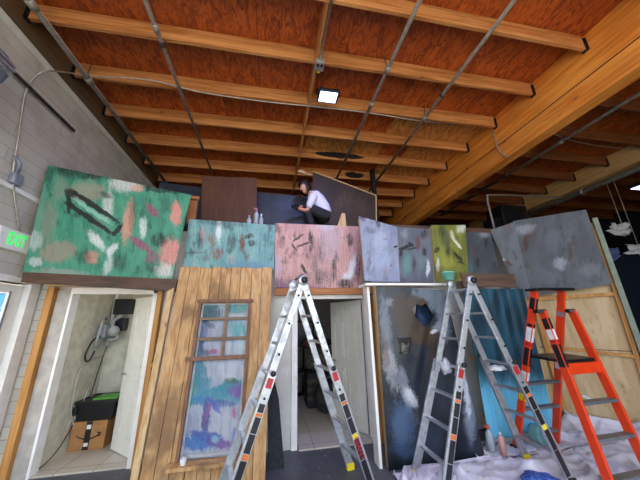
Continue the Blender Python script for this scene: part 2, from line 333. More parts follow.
paint('paint_pink', 'd2a49c', 'bf908a', [
 (330, 240, 12, 26, 0, 'b9a8ae', .8, .9, .6), (325, 225, 10, 8, 0, 'c9c0ca', .8, .9, .5), (318, 255, 8, 22, 5, '5a4a52', .6, .9, .85), (322, 278, 16, 10, 0, '54424c', .7, .9, .85),
 (352, 268, 4, 14, 14, 'e6e6ea', .98, .8, .3), (347, 276, 6, 4, -30, 'e0e0e6', .9, .8, .4), (351, 240, 3.6, 7, 0, '3a2c30', .85, .8, .4), (335, 265, 3, 12, 5, '2c2428', .85, .8, .6), (346, 284, 9, 6, 0, K, .95, .8, .6), (358, 268, 4, 16, 0, '3a2c34', .8, .9, .8),
 (282, 285, 18, 8, 0, '5a3a5e', .8, .9, .6), (277, 265, 5, 14, 0, 'c0a8c0', .8, .9, .5), (281, 244, 4, 6, 0, '7a5c60', .7, .8, .6), (300, 290, 40, 7, 0, '7a5478', .6, .9, .5), (276, 228, 6, 5, 0, '3a2c30', .7, .8, .6), (272, 250, 2.5, 35, 0, '3a3044', .7, .8, .5),
 (298, 238, 7, 1.2, -32, '241c20', .9, .5, .2), (304, 244.5, 8, 1.2, -22, '241c20', .9, .5, .2), (294, 247, 1.3, 5, -30, '241c20', .9, .5, .2), (311, 238, 1.8, 7, -10, '241c20', .9, .5, .2), (304, 269, 1.6, 6, -25, K, .95, .5, .1), (297, 279, 9, 1.1, -35, K, .95, .5, .1), (311, 248, 2, 4, 0, '241c20', .7, .6, .3), (285, 262, 4, 2, 0, '5a4046', .5, .8, .6)], streak=.9, speck=.75, speckc='2a1c22', soot=.7)
paint('paint_lavender', '97a0b8', '838ca6', [
 (363, 218, 4, 5, 0, K, .9, .8, .5), (361, 226, 3, 8, 0, '9a9aa8', .8, .8, .4), (378, 224, 2.5, 5, -30, '2a2e3c', .8, .8, .5), (371, 231, 8, 3, 20, '4a4e5c', .6, .9, .6), (385, 239, 2.5, 1.5, 0, K, .8, .7, .3), (395, 247, 2, 1, 0, K, .95, .5, .1), (369, 265, 2, 12, 2, '4a4c58', .7, .9, .6), (385, 270, 2.5, 6, 0, '8a7468', .8, .9, .5), (391, 266, 1, 1.5, 0, K, .8, .6, .2), (380, 240, 10, 12, 20, 'b4bdd6', .6, .9, .4), (382, 260, 10, 12, 0, 'aab8d8', .5, .9, .3)], streak=.4, speck=.15, soot=.35)
paint('paint_greyteal', '6c7280', '5c6270', [
 (407, 264, 5, 13, 5, '5f9a90', .8, .9, .6), (405, 247, 8, 1.8, -22, K, .95, .5, .2), (411, 244, 1.8, 4, -40, K, .9, .6, .3), (412, 249, 6, 1.2, -10, K, .9, .5, .2), (401, 253, 1.8, 4, 20, K, .95, .6, .2), (418, 242, 3, 8, 0, '6a3c34', .85, .8, .4), (424, 234, 5, 5, 0, K, .75, .9, .6), (424, 252, 2, 4, 0, K, .8, .7, .4), (428, 268, 2, 9, 3, 'd8dce4', .95, .8, .3), (414, 264, 1.5, 8, 0, '26302e', .8, .8, .5), (422, 262, 5, 8, 0, '6e9490', .5, .9, .6), (405, 234, 4, 5, 0, '9aa0ac', .6, .9, .5)], streak=.8, speck=.35)
paint('paint_olive', '868b3c', '6a6e2c', [
 (461, 228, 6, 5, 0, 'c9cfc0', .95, .8, .3), (442, 231, 4, 6, 0, '5a6030', .9, .8, .5), (443, 236, 5, 11, -8, '3a4228', .85, .8, .5), (448, 253, 2.6, 13, -4, '363c28', .95, .7, .3), (447, 240, 4, 10, 0, '5a6048', .7, .8, .4), (437, 250, 3, 3, 0, K, .95, .7, .3), (457, 243, 1.5, 8, -35, 'e4e8d8', .95, .7, .3), (452, 235, 2, 5, -20, 'd4d8c0', .8, .8, .4), (459, 258, 1.6, 8, -40, K, .95, .6, .2), (461, 263, 4, 1.6, 20, K, .9, .6, .3), (438, 265, 2, 8, -5, 'd0d4c0', .9, .8, .4), (441, 275, 3, 8, -10, '6a4a30', .7, .9, .6), (455, 275, 10, 5, 0, '4c4a1e', .8, .9, .5), (435, 240, 4, 14, 0, '5c6230', .6, .9, .5), (464, 255, 3, 14, 0, '6a6e30', .6, .9, .5), (448, 262, 8, 8, 0, 'b4b84a', .5, .9, .4)], streak=.5, speck=.3)
paint('paint_smallgrey', '555b64', '444a53', [
 (486, 243, 2, 5, 0, '14161c', .8, .8, .4), (484, 234, 6, 4, 0, '8e94a0', .9, .8, .4), (474, 250, 3, 8, -5, '5a4038', .7, .9, .6), (478, 263, 3, 5, 0, '26282e', .7, .9, .6), (491, 262, 2, 6, 0, '5a3a30', .6, .9, .5), (470, 270, 3, 10, 0, '4e8086', .5, .9, .6), (472, 238, 7, 6, 0, '3f4650', .6, .9, .6)], streak=.6, speck=.3)
paint('paint_slantgrey', '767b82', '666b73', [
 (508, 228, 3, 5, 0, '8a6a64', .6, .9, .5), (503, 260, 2.5, 2, 0, 'd6dae0', .9, .8, .3), (509, 264, 5, 1.8, 35, '5a3a34', .8, .8, .4), (500, 264, 1.5, 1, 0, K, .7, .7, .3), (512, 240, 8, 10, 0, '858c98', .5, .9, .3), (505, 280, 14, 10, 0, '646b76', .5, .9, .3)], streak=.3, speck=.05)
paint('paint_biggrey', '595e64', '484c53', [
 (526, 243, 3, 10, 8, '4a2a20', .95, .8, .3), (531, 235, 5, 5, 30, '5a3c32', .8, .8, .5), (524, 229, 12, 6, -10, '9a9ea6', .9, .9, .4), (570, 253, 3.2, 10, -5, '46302c', .85, .8, .5), (573, 244, 5, 2, 0, '4a3834', .8, .8, .5), (560, 264, 8, 7, 20, '9ca2ac', .85, .9, .5), (552, 240, 10, 14, 0, '6c7380', .5, .9, .3), (540, 275, 18, 10, 0, '6a717e', .5, .9, .3), (590, 270, 14, 8, 0, '7c8088', .5, .9, .3), (595, 240, 10, 16, 0, '484e5a', .5, .9, .4)], streak=.3, speck=.05)
paint('paint_dark', '2c3440', '1c2028', [
 (434, 298, 24, 14, 25, '77838f', .95, .8, .2), (443, 316, 7, 28, -6, '8791a0', .9, .8, .2), (437, 330, 9, 6, -50, '9aa4b0', .9, .8, .3), (386, 330, 6, 36, -6, '6c7684', .95, .8, .3), (392, 303, 8, 5, 20, '7a838e', .9, .8, .3), (391, 368, 7, 26, -10, '9c9fa6', .85, .8, .4), (386, 352, 3, 20, -8, '6a4c44', .7, .8, .4), (384, 345, 12, 6, 0, '303844', .5, .8, .3),
 (408, 318, 13, 22, -28, '3b2d20', 1, .45, .0), (402, 303, 10, 10, 0, '3b2d20', 1, .5, .0), (424, 336, 16, 9, 0, '453526', 1, .5, .0), (418, 305, 10, 8, 20, '4a3a2c', 1, .5, .0), (412, 358, 15, 12, 0, '262b34', .95, .8, .0), (436, 352, 8, 16, 15, '32281e', .9, .7, .2),
 (405, 390, 6, 26, -14, 'a0a4b0', .9, .9, .3), (411, 398, 5, 12, -25, 'd2d6de', .95, .8, .2), (400, 380, 10, 6, 30, '6a6e7c', .8, .8, .3), (414, 418, 6, 9, 0, '4a403e', .9, .8, .3), (404, 425, 14, 26, 0, '52698a', .85, .8, .2), (404, 452, 18, 8, 0, '3e5474', .8, .8, .2), (434, 332, 4, 2.5, -20, 'dfe6f2', .95, .8, .3), (470, 420, 7, 26, -4, '8590a4', .8, .9, .3), (467, 396, 3, 26, -6, 'c2cad6', .95, .8, .2), (430, 440, 12, 20, 0, '343e50', .7, .9, .2), (455, 440, 14, 20, 0, '15181f', .8, .9, .2), (393, 462, 10, 16, 0, '14161b', .9, .9, .2)], streak=.3, speck=.15, rough=.28, soot=.3)  # tall pale streak near the right edge is a shiny reflection painted in
# mural seen through the frame
paint('paint_mural', 'c4cbd8', 'b0bbcd', [
 (205, 312, 17, 12, 0, '1f5560', .95, .7, .2), (208, 304, 16, 4, 0, '2f8a88', .8, .8, .4), (238, 307, 15, 8, 0, '36a09c', .9, .7, .4), (238, 317, 12, 4, 5, 'd2d6e2', .95, .7, .3), (206, 323, 10, 3, 30, '16303e', .85, .7, .4), (196, 318, 5, 8, 20, '5aa0a8', .7, .8, .5),
 (240, 330, 13, 9, 30, '4fb4b4', .9, .8, .5), (203, 334, 5, 16, 12, '3f5592', .9, .7, .4), (197, 345, 8, 12, 0, '3e4c78', .85, .8, .4), (212, 338, 6, 12, 0, 'a8aabc', .8, .8, .5), (200, 353, 14, 4, 0, '34406a', .8, .8, .4), (214, 352, 6, 2.5, 0, 'b03f86', .9, .8, .4), (228, 345, 4, 14, 4, 'd6dce8', .8, .8, .5), (241, 345, 4, 14, 4, 'cfe4ea', .8, .8, .5), (233, 340, 1.6, 14, 4, '6fb6c4', .8, .8, .4),
 (196, 372, 11, 20, 0, '2f87a0', .95, .7, .3), (190, 388, 10, 14, 0, '46a08e', .9, .8, .4), (204, 385, 9, 9, 20, '3c8fae', .9, .7, .3), (232, 370, 14, 14, 0, 'd6dae6', .95, .7, .3), (226, 366, 2, 10, 4, '9fb2cc', .8, .8, .3), (238, 372, 2, 10, 4, 'a8b8d0', .8, .8, .3), (232, 386, 18, 6, -12, '2f90a4', .98, .6, .2), (232, 381, 8, 3, 0, '3f6a34', .85, .8, .4), (212, 396, 24, 8, -8, '3c9ab2', .98, .6, .2), (196, 401, 13, 5, 0, '3a86c0', .9, .7, .3), (239, 393, 11, 9, -10, '8463b4', .95, .7, .3), (232, 400, 12, 5, 10, '5aa8c0', .85, .8, .4), (221, 404, 14, 4, 0, '3f5ea8', .9, .8, .4),
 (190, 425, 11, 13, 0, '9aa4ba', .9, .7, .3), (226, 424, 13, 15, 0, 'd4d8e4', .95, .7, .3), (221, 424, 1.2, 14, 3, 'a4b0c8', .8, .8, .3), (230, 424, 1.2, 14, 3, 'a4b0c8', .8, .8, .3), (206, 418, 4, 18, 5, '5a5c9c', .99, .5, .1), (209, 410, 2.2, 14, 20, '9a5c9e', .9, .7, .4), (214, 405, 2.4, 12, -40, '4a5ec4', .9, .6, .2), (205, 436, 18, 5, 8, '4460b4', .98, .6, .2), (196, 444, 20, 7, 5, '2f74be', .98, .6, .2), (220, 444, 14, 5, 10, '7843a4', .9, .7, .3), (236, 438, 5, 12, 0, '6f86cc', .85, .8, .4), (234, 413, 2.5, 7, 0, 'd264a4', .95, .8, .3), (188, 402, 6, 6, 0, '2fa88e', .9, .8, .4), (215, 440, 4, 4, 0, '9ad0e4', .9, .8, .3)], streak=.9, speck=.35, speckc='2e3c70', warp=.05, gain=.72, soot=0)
paint('paint_navy', '2b3242', '222836', [(300, 190, 8, 6, 0, '3e475a', .7, .9, .5), (275, 185, 4, 10, 30, '12151d', .8, .8, .5), (285, 205, 16, 6, 0, '343d58', .6, .9, .4)], streak=.4, speck=.2)
paint('paint_brownslant', '3c2a24', '302019', [(345, 200, 10, 10, 0, '554038', .6, .9, .5), (360, 205, 8, 8, 20, '4c3830', .6, .9, .6), (330, 190, 10, 6, 20, '2a1c18', .5, .9, .4)], streak=.3, speck=.2, speckc='7c6a60')

# ------------------------------------------------------------------ setting
WX = -2.97                                 # face of the left wall
D = 4.10                                   # front of the left part of the set
B = MB(); B.box(-3.2, 13, -1.6, 9, -.2, 0); struct(B.build('floor', 'concrete'))
B = MB(); B.box(-3.2, 13, -1.6, 9, 5.25, 5.32); struct(B.build('ceiling', 'ceiling_ply'))
B = MB()                                    # left wall with a glazed door opening Y 2.95..4.0
dy0, dy1, dz1 = 3.0, 4.0, 2.12
B.box(WX-.2, WX, -1.6, dy0, 0, 5.25); B.box(WX-.2, WX, dy1, 9, 0, 5.25); B.box(WX-.2, WX, dy0, dy1, dz1, 5.25)
struct(B.build('wall_left', 'block_wall'))
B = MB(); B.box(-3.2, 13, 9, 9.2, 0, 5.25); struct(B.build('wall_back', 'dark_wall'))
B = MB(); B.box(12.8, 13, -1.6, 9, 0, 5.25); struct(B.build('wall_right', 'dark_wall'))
B = MB(); B.box(4.6, 13, -1.8, -1.6, 0, 5.25); struct(B.build('wall_unseen_right', 'dark_wall'))  # unseen wall behind the camera, added to keep the right bay dark
B = MB(); B.box(-40, 40, -30, -1.6, -.25, -.02); struct(B.build('floor_outside', 'asphalt'))
B = MB(); B.box(-30, WX-.2, -1.6, 20, -.25, -.02); struct(B.build('floor_side_yard', 'asphalt'))
# glazed door in the left wall
d1 = bpy.data.objects.new('door_1', None); C.objects.link(d1); d1.location = (WX, 3.5, 0); struct(d1)
B = MB()
B.box(WX-.14, WX+.02, dy1-.07, dy1+.07, 0, dz1+.07); B.box(WX-.14, WX+.02, dy0-.07, dy0+.0, 0, dz1+.07); B.box(WX-.14, WX+.02, dy0, dy1-.07, dz1-.0, dz1+.07)
B.build('door_frame', 'white_trim', d1, .004)
B = MB(); B.box(WX-.1, WX-.05, dy1-.22, dy1-.08, .02, dz1-.02); B.box(WX-.1, WX-.05, dy0+.01, dy0+.12, .02, dz1-.02)
B.box(WX-.1, WX-.05, dy0+.12, dy1-.22, dz1-.12, dz1-.02); B.box(WX-.1, WX-.05, dy0+.12, dy1-.22, .02, .25); B.build('door_stile', 'white_trim', d1, .004)
B = MB(); B.box(WX-.045, WX-.035, dy1-.26, dy1-.235, .2, dz1-.1); B.build('glazing_bead', 'grey_device', d1)
B = MB(); B.box(WX-.078, WX-.072, dy0+.12, dy1-.22, .25, dz1-.12); B.build('glass_pane', 'glass', d1)
# front wall of the set (drywall behind the boards) with two doorways
B = MB()
B.box(WX+.0, -2.70, D+.02, D+.12, 0, 2.95)
struct(B.build('wall_front_left', 'block_wall_x'))
B = MB()
B.box(-2.70, -1.53, D+.02, D+.12, 2.06, 2.95); B.box(-1.50, .40, D+.02, D+.12, 0, 2.95)
B.box(.40, 1.50, D+.02, D+.12, 2.0, 2.95); B.box(1.64, 4.46, D+.02, D+.12, 0, 2.95); struct(B.build('wall_front', 'drywall'))
# little room behind the left doorway
B = MB(); B.box(-2.75, -2.60, D+.12, 5.25, 0, 2.95); struct(B.build('wall_closet_left', plain('closet_paint', 'c9c4b2', .7)))
B = MB(); B.box(-2.60, -1.2, 5.15, 5.25, 0, 2.95); struct(B.build('wall_closet_back', 'closet_paint'))
B = MB(); B.box(-1.3, -1.2, D+.12, 5.15, 0, 2.95); struct(B.build('wall_closet_right', 'drywall'))
B = MB(); B.box(-2.60, -1.3, D, 5.15, 0, .02); struct(B.build('floor_closet', 'tile'))
# room behind the centre doorway
B = MB(); B.box(.2, .3, D+.12, 7.5, 0, 2.95); struct(B.build('wall_passage_left', 'drywall'))
B = MB(); B.box(2.4, 2.5, D+.12, 7.5, 0, 2.95); struct(B.build('wall_passage_right', 'drywall'))
B = MB(); B.box(.2, 2.5, 7.5, 7.6, 0, 2.95); struct(B.build('wall_passage_back', 'drywall'))
B = MB(); B.box(.42, 1.62, D-.05, 7.5, 0, .02); struct(B.build('floor_passage', 'tile'))
# deck on top of the rooms
B = MB(); B.box(-2.9, 1.45, D+.10, 6.4, 2.96, 3.07); B.box(1.45, 4.2, 3.75, 6.4, 2.96, 3.07)
tag(B.build('raised_deck', 'dark_plank'), 'dark timber deck along the top of the painted walls, where the person squats', 'deck')

# trims
B = MB(); B.box(WX, WX+.03, -1.6, 8.9, 4.83, 4.90); struct(B.build('trim_1', 'white_paint'))
B = MB(); B.box(WX, WX+.09, -1.6, 8.9, 4.92, 5.245); tag(B.build('wall_ledger', 'ledger_wood'), 'dull brown timber ledger running along the top of the white block wall', 'ledger')

# ------------------------------------------------------------------ roof timbers
s = 3.39
ks = [.594-.2217*i for i in range(1, 0, -1)]+[.594, .817, 1.04, 1.26, 1.475, 1.70, 1.92, 2.14, 2.36]
names = ['nearest the camera', 'second from the camera', 'third from the camera', 'fourth from the camera', 'fifth from the camera', 'sixth from the camera', 'seventh from the camera', 'eighth from the camera', 'ninth from the camera', 'farthest from the camera']
def joist(x0, x1, yb, label, group, hang0=True, hang1=True, jm='joist_wood'):
    r = thing('ceiling_joist', label, 'joist', ((x0+x1)/2, yb-.022, 5.01), group)
    B = MB(); B.box(x0, x1, yb-.045, yb, 5.012, 5.245); B.build('timber', jm, r, .004)
    for fl, x, sg in ((hang0, x0, 1), (hang1, x1, -1)):
        if fl:
            B = MB(); a, b_ = sorted((x, x+sg*.035))
            B.box(a, b_, yb-.052, yb-.046, 5.0, 5.20); B.box(a, b_, yb+.001, yb+.007, 5.0, 5.20); B.box(a, b_, yb-.052, yb+.007, 4.998, 5.011)
            q = sorted((x, x+sg*.004)); B.box(q[0], q[1], yb-.065, yb+.02, 5.0, 5.20)
            B.build('joist_hanger', 'dark_metal', r)
for i, k in enumerate(ks):
    yb = s*k
    nm = names[i]
    joist(WX+.095, 4.08, yb, 'orange-brown joist left of the big beam, '+nm, 'joists of the left bay')
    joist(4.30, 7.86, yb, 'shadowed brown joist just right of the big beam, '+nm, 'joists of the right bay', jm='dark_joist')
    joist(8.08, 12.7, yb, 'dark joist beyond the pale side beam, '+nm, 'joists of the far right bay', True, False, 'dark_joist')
B = MB(); B.box(4.085, 4.295, -1.6, 8.8, 4.56, 5.245)
gb = thing('main_beam', 'deep orange laminated timber beam running from upper right into the dark', 'beam', (4.19, 3.6, 4.33))
bb = MB(); bb.box(4.085, 4.295, -1.6, 8.9, 4.66, 5.245); bb.build('upper_timber', 'beam_wood', gb, .004)
bb = MB(); bb.box(4.083, 4.297, -1.6, 8.9, 4.33, 4.652); bb.build('lower_timber', 'beam_wood', gb, .004); bb = MB(); bb.box(4.081, 4.1, -1.6, 8.9, 4.648, 4.664); bb.build('joint_gap', 'dark_wall', gb); B.bm.free()
B = MB(); B.box(7.87, 8.07, -1.6, 8.9, 4.80, 5.245); tag(B.build('side_beam', 'pale_wood_y'), 'pale yellow timber beam at far upper right above the fat pipe', 'beam')
# blocking line at X .54
for i in range(len(ks)-1):
    y0 = s*ks[i]+.003; y1 = s*ks[i+1]-.048
    B = MB(); B.box(.50, .54, y0, y1, 5.02, 5.24)
    nm = names[i]
    tag(B.build('blocking_board', 'block_wood'), 'short board between two joists behind the conduit, '+nm, 'blocking', 'blocking boards between joists')
# OSB patches between the joists
for (x0, x1, j) in ((.62, 2.3, 4), (2.9, 4.05, 4), (2.2, 4.05, 3), (2.5, 4.05, 5)):
    B = MB(); B.box(x0, x1, s*ks[j]+.003, s*ks[j+1]-.048, 5.215, 5.244)
    tag(B.build('strand_board', 'osb'), 'mottled yellow strand board patch under the roof, '+{(.62, 4): 'left one above the black paint', (2.9, 4): 'middle one beside the big beam', (2.2, 3): 'large one nearest the camera', (2.5, 5): 'farthest one beside the beam'}[(x0, j)], 'board', 'strand board patches')
# black overspray on two joists
for (x0, x1, j, w, txt) in ((.85, 2.0, 5, .1, 'long black sprayed paint smear across a joist above the person'), (1.75, 2.25, 6, .12, 'small black paint smear on a joist beside the dark post')):
    B = MB(); n = 22; yb = s*ks[j]-.0465; top = []; bot = []
    for q in range(n+1):
        u = q/n; x = x0+(x1-x0)*u; e = math.sin(PI*u)**.5
        top.append(Vector((x, yb, 5.13+e*w*(.75+.5*noise.noise(Vector((x*6, 1, j)))))))
        bot.append(Vector((x, yb, 5.13-e*w*(.75+.5*noise.noise(Vector((x*6, 4, j)))))))
    B.poly(top+bot[::-1][1:-1], (0, .0012, 0)); tag(B.build('paint_smear', 'tape_black'), txt, 'paint')

# ------------------------------------------------------------------ pipes
def pipe(name, pts, r, mat, label, cat='pipe', group=None, couplings=(), rods=()):
    t_ = thing(name, label, cat, Vector(pts[0]), group)
    B = MB(); B.tube(pts, r, 10); B.build('tube', mat, t_)
    for y in couplings:
        a = Vector(pts[0]); b2 = Vector(pts[-1]); u = (y-a.y)/(b2.y-a.y); p = a.lerp(b2, u); d = (b2-a).normalized()
        B = MB(); B.tube([p-d*.05, p-d*.045, p+d*.045, p+d*.05], [r, r*1.5, r*1.5, r], 10); B.build('coupling', mat, t_)
    for (y, dx) in rods:
        a = Vector(pts[0]); b2 = Vector(pts[-1]); u = (y-a.y)/(b2.y-a.y); p = a.lerp(b2, u)
        B = MB(); B.tube([p, p+Vector((dx, .02, 5.2-p.z))], .007, 6); B.tube([p+Vector((0, -.018, 0)), p+Vector((0, .018, 0))], r*1.35, 10); B.build('hanger', 'dark_pipe', t_)
    return t_
pz = 4.93; f = (pz-H)/s
def PZl(px, py): return PZ(px, py, pz)
a = PZl(30, 0); X1 = a.x
pipe('sprinkler_pipe', [(-2.62, -1.5, pz), (-2.62, 6.6, pz)], .032, 'pipe_metal', 'steel sprinkler pipe nearest the white wall, leftmost overhead', couplings=(2.5, 3.45), rods=((3.4, .0),))
pipe('sprinkler_pipe', [(-1.42, -1.5, pz), (-1.42, 6.6, pz)], .024, 'pipe_metal', 'thin steel sprinkler pipe second from the white wall, with a forked hanger', couplings=(2.55,), rods=((2.75, .1), (2.72, -.06)))
pipe('sprinkler_pipe', [(1.50, -1.5, pz), (1.50, 6.2, pz)], .026, 'pipe_metal', 'steel sprinkler pipe right of the glowing lamp, ending above the slanted brown board', couplings=(2.62, 3.25), rods=((2.62, -.02), (3.25, .03)))
pipe('sprinkler_pipe', [(2.53, -1.5, pz), (2.53, 6.2, pz)], .026, 'pipe_metal', 'steel sprinkler pipe second right of the glowing lamp, nearest the big beam', couplings=(3.4,), rods=((2.9, -.06), (3.4, .05)))
pipe('sprinkler_pipe', [(5.63, -1.5, pz), (5.63, 7.5, pz)], .03, 'pipe_metal', 'steel sprinkler pipe just right of the big orange beam', couplings=(3.6,), rods=((3.6, 0), (4.9, 0)))
pipe('large_duct_pipe', [(8.0, -1.5, 4.7), (8.0, 8.6, 4.7)], .06, 'galv', 'fat grey pipe under the pale beam at the far right', couplings=(5.0,))
pipe('wall_pipe', [(WX+.05, -1.5, 4.36), (WX+.05, 3.85, 4.36)], .02, 'dark_pipe', 'dark thin pipe running along the face of the white block wall')
# conduit with box
r = thing('electrical_conduit', 'thin grey conduit along the blocking boards ending in a small switch box', 'conduit', (.56, 2.6, 4.98))
B = MB(); B.tube([(.56, -1.5, 4.985), (.56, 2.66, 4.985)], .014, 8); B.build('tube', 'galv', r)
B = MB(); B.box(.50, .62, 2.66, 2.80, 4.93, 5.01); B.build('switch_box', 'galv', r, .006)
B = MB(); B.box(.52, .55, 2.69, 2.73, 4.922, 4.932); B.box(.57, .60, 2.69, 2.73, 4.922, 4.932); B.build('socket', 'black_plastic', r)
B = MB(); B.box(.545, .575, 2.80, 2.83, 4.935, 4.965); B.build('wire_nut', 'yellow_rubber', r)
# armoured cable sagging across joists
pts = []
base = [PX(20, 232, WX+.03), PX(13, 180, WX+.03), PX(18, 140, WX+.03), PX(25, 95, WX+.03), PX(34, 78, WX+.06), PX(47, 71, WX+.14), PZ(70, 73, 4.96), PZ(90, 76, 4.97), PZ(150, 80, 4.99), PZ(200, 92, 4.99), PZ(260, 101, 4.99), PZ(318, 107, 4.99), PZ(370, 113, 4.99), PZ(420, 121, 4.99), PX(478, 127.5, 4.0), PZ(493, 134, 4.97)]
base[-1] = PX(493, 133, 4.05); base += [PX(497, 146, 4.055), PX(502, 154, 4.055), PX(509, 157, 4.06)]
base[:4] = [Vector((WX+.03, p.y, p.z)) for p in base[:4]]
def smooth(ps, n=5):
    out = []
    for i in range(len(ps)-1):
        p0 = ps[max(i-1, 0)]; p1 = ps[i]; p2 = ps[i+1]; p3 = ps[min(i+2, len(ps)-1)]
        for k in range(n):
            u = k/n; out.append(.5*((2*p1)+(p2-p0)*u+(2*p0-5*p1+4*p2-p3)*u*u+(3*p1-p0-3*p2+p3)*u**3))
    out.append(ps[-1]); return out
B = MB(); B.tube(smooth(base), .011, 6); tag(B.build('armoured_cable', 'cable_metal'), 'thin pale armoured cable looping up the white wall and across all the joists', 'cable')
B = MB(); B.tube(smooth([PZ(545, 130, 4.99), PZ(570, 140, 4.96), PZ(600, 146, 4.97), PZ(640, 150, 4.97)]), .009, 6); tag(B.build('ceiling_wire', 'cable_metal'), 'thin pale wire drooping under the dark joists right of the big beam', 'wire')

# ------------------------------------------------------------------ lamps
def floodlamp(c, w, label):
    r = thing('flood_lamp', label, 'lamp', c)
    x, y, z = c
    B = MB(); B.box(x-w/2-.03, x+w/2+.03, y-w*.36-.03, y+w*.36+.03, z-.05, z); B.build('housing', 'black_plastic', r, .01)
    B = MB(); B.box(x-w/2, x+w/2, y-w*.36, y+w*.36, z-.056, z-.051); B.build('lit_lens', 'lamp_glow', r)
    B = MB(); B.bar((x-w/2-.045, y, z-.03), (x-w/2-.045, y, z+.07), .03, .006, (0, 1, 0)); B.bar((x+w/2+.045, y, z-.03), (x+w/2+.045, y, z+.07), .03, .006, (0, 1, 0)); B.bar((x-w/2-.045, y, z+.07), (x+w/2+.045, y, z+.07), .03, .006); B.build('bracket', 'dark_metal', r)
p = PZ(328, 96, 4.9)
floodlamp((p.x, p.y, 4.93), .26, 'glowing bluish-white flood lamp under the joists near the picture centre top')
p = PZ(640, 186, 4.9)
floodlamp((p.x+.1, p.y, 4.93), .4, 'glowing bluish flood lamp at the far right edge beyond the fat pipe')
def area(name, loc, size, power, col, rot=(0, 0, 0)):
    l = bpy.data.lights.new(name, 'AREA'); l.energy = power; l.size = size; l.color = col; o = bpy.data.objects.new(name, l); C.objects.link(o); o.location = loc; o.rotation_euler = rot; return o
p = PZ(328, 96, 4.9); area('flood_lamp_light', (p.x, p.y, 4.865), .25, 30, (.35, .4, 1))

# ------------------------------------------------------------------ left wall fittings
r = thing('exit_sign', 'green lettered exit sign on the white wall beside the green painted panel', 'sign', (WX+.03, 3.52, 2.47))
B = MB(); B.box(WX, WX+.05, 3.30, 3.76, 2.46, 2.69); B.build('sign_box', 'white_trim', r, .008)
mw = Matrix.Translation((WX+.052, 3.525, 2.575)) @ Matrix(((0, 0, 1, 0), (.62, 0, 0, 0), (0, 1.05, 0, 0), (0, 0, 0, 1)))
text_mesh('lettering', 'EXIT', .19, 'exit_green', mw, r, bold=.004)
B = MB(); B.bar((WX+.053, 3.345, 2.50), (WX+.053, 3.325, 2.64), .014, .003, (1, 0, 0)); B.build('arrow', 'paper', r)
B = MB(); B.box(WX, WX+.03, 1.5, 3.78, 3.12, 3.17); tag(B.build('surface_raceway', 'white_trim'), 'narrow white cable raceway along the block wall above the exit sign', 'raceway')
r = thing('conduit_fitting', 'white angled conduit fitting on the block wall above the raceway', 'fitting', (WX+.04, 3.3, 3.18))
B = MB(); B.box(WX, WX+.07, 3.24, 3.36, 3.18, 3.32); B.build('fitting_body', 'grey_device', r, .02)
B = MB(); B.tube([(WX+.03, 3.28, 3.3), (WX+.06, 3.26, 3.42), (WX+.04, 3.2, 3.5)], .02, 8); B.build('fitting_spout', 'grey_device', r)
# chain hoist at the very edge
c = PX(-6, 70, -2.55)
r = thing('chain_hoist', 'grey ribbed hoist housing with hanging chain at the upper left edge', 'hoist', (-2.7, c.y, c.z-.2))
B = MB()
B.lathe([(.02, -.2), (.20, -.2), (.24, -.15), (.24, .1), (.2, .17), (.02, .17)], (-2.7, c.y-.08, c.z+.06), 10, (0, 1, 0)); B.build('housing', 'grey_device', r, .01)
for k in range(3):
    B = MB(); B.box(-2.475+.0, -2.448, c.y-.24+.0, c.y+.06, c.z+.0+.05*k, c.z+.025+.05*k); B.build('rib', 'galv', r)
for k in range(12):
    B = MB(); cc = Vector((-2.55, c.y+.0, c.z-.19-.045*k)); n_ = 10; dirx = (1, 0) if k % 2 else (0, 1)
    B.tube([cc+Vector((dirx[0]*.016*math.cos(2*PI*q/n_), dirx[1]*.016*math.cos(2*PI*q/n_), .03*math.sin(2*PI*q/n_))) for q in range(n_+1)], .006, 5, False); B.build('chain_link', 'galv', r)

# outside sign behind the glass door
r = thing('outdoor_sign', 'blue sign board seen through the glass door at the left edge', 'sign', (-4.6, 5.4, 0))
B = MB(); B.box(-6.2, -4.3, 5.35, 5.42, 1.5, 2.15); B.build('sign_board', 'blue_sign', r)
B = MB(); B.box(-4.5, -4.42, 5.42, 5.48, 0, 2.9); B.box(-6.1, -6.02, 5.42, 5.48, 0, 2.9); B.build('sign_post', 'dark_metal', r)
B = MB(); B.box(-5.9, -4.45, 5.345, 5.349, 1.75, 1.80); B.box(-5.6, -4.6, 5.345, 5.349, 1.9, 1.95); B.build('white_stripe', 'white_sticker', r)

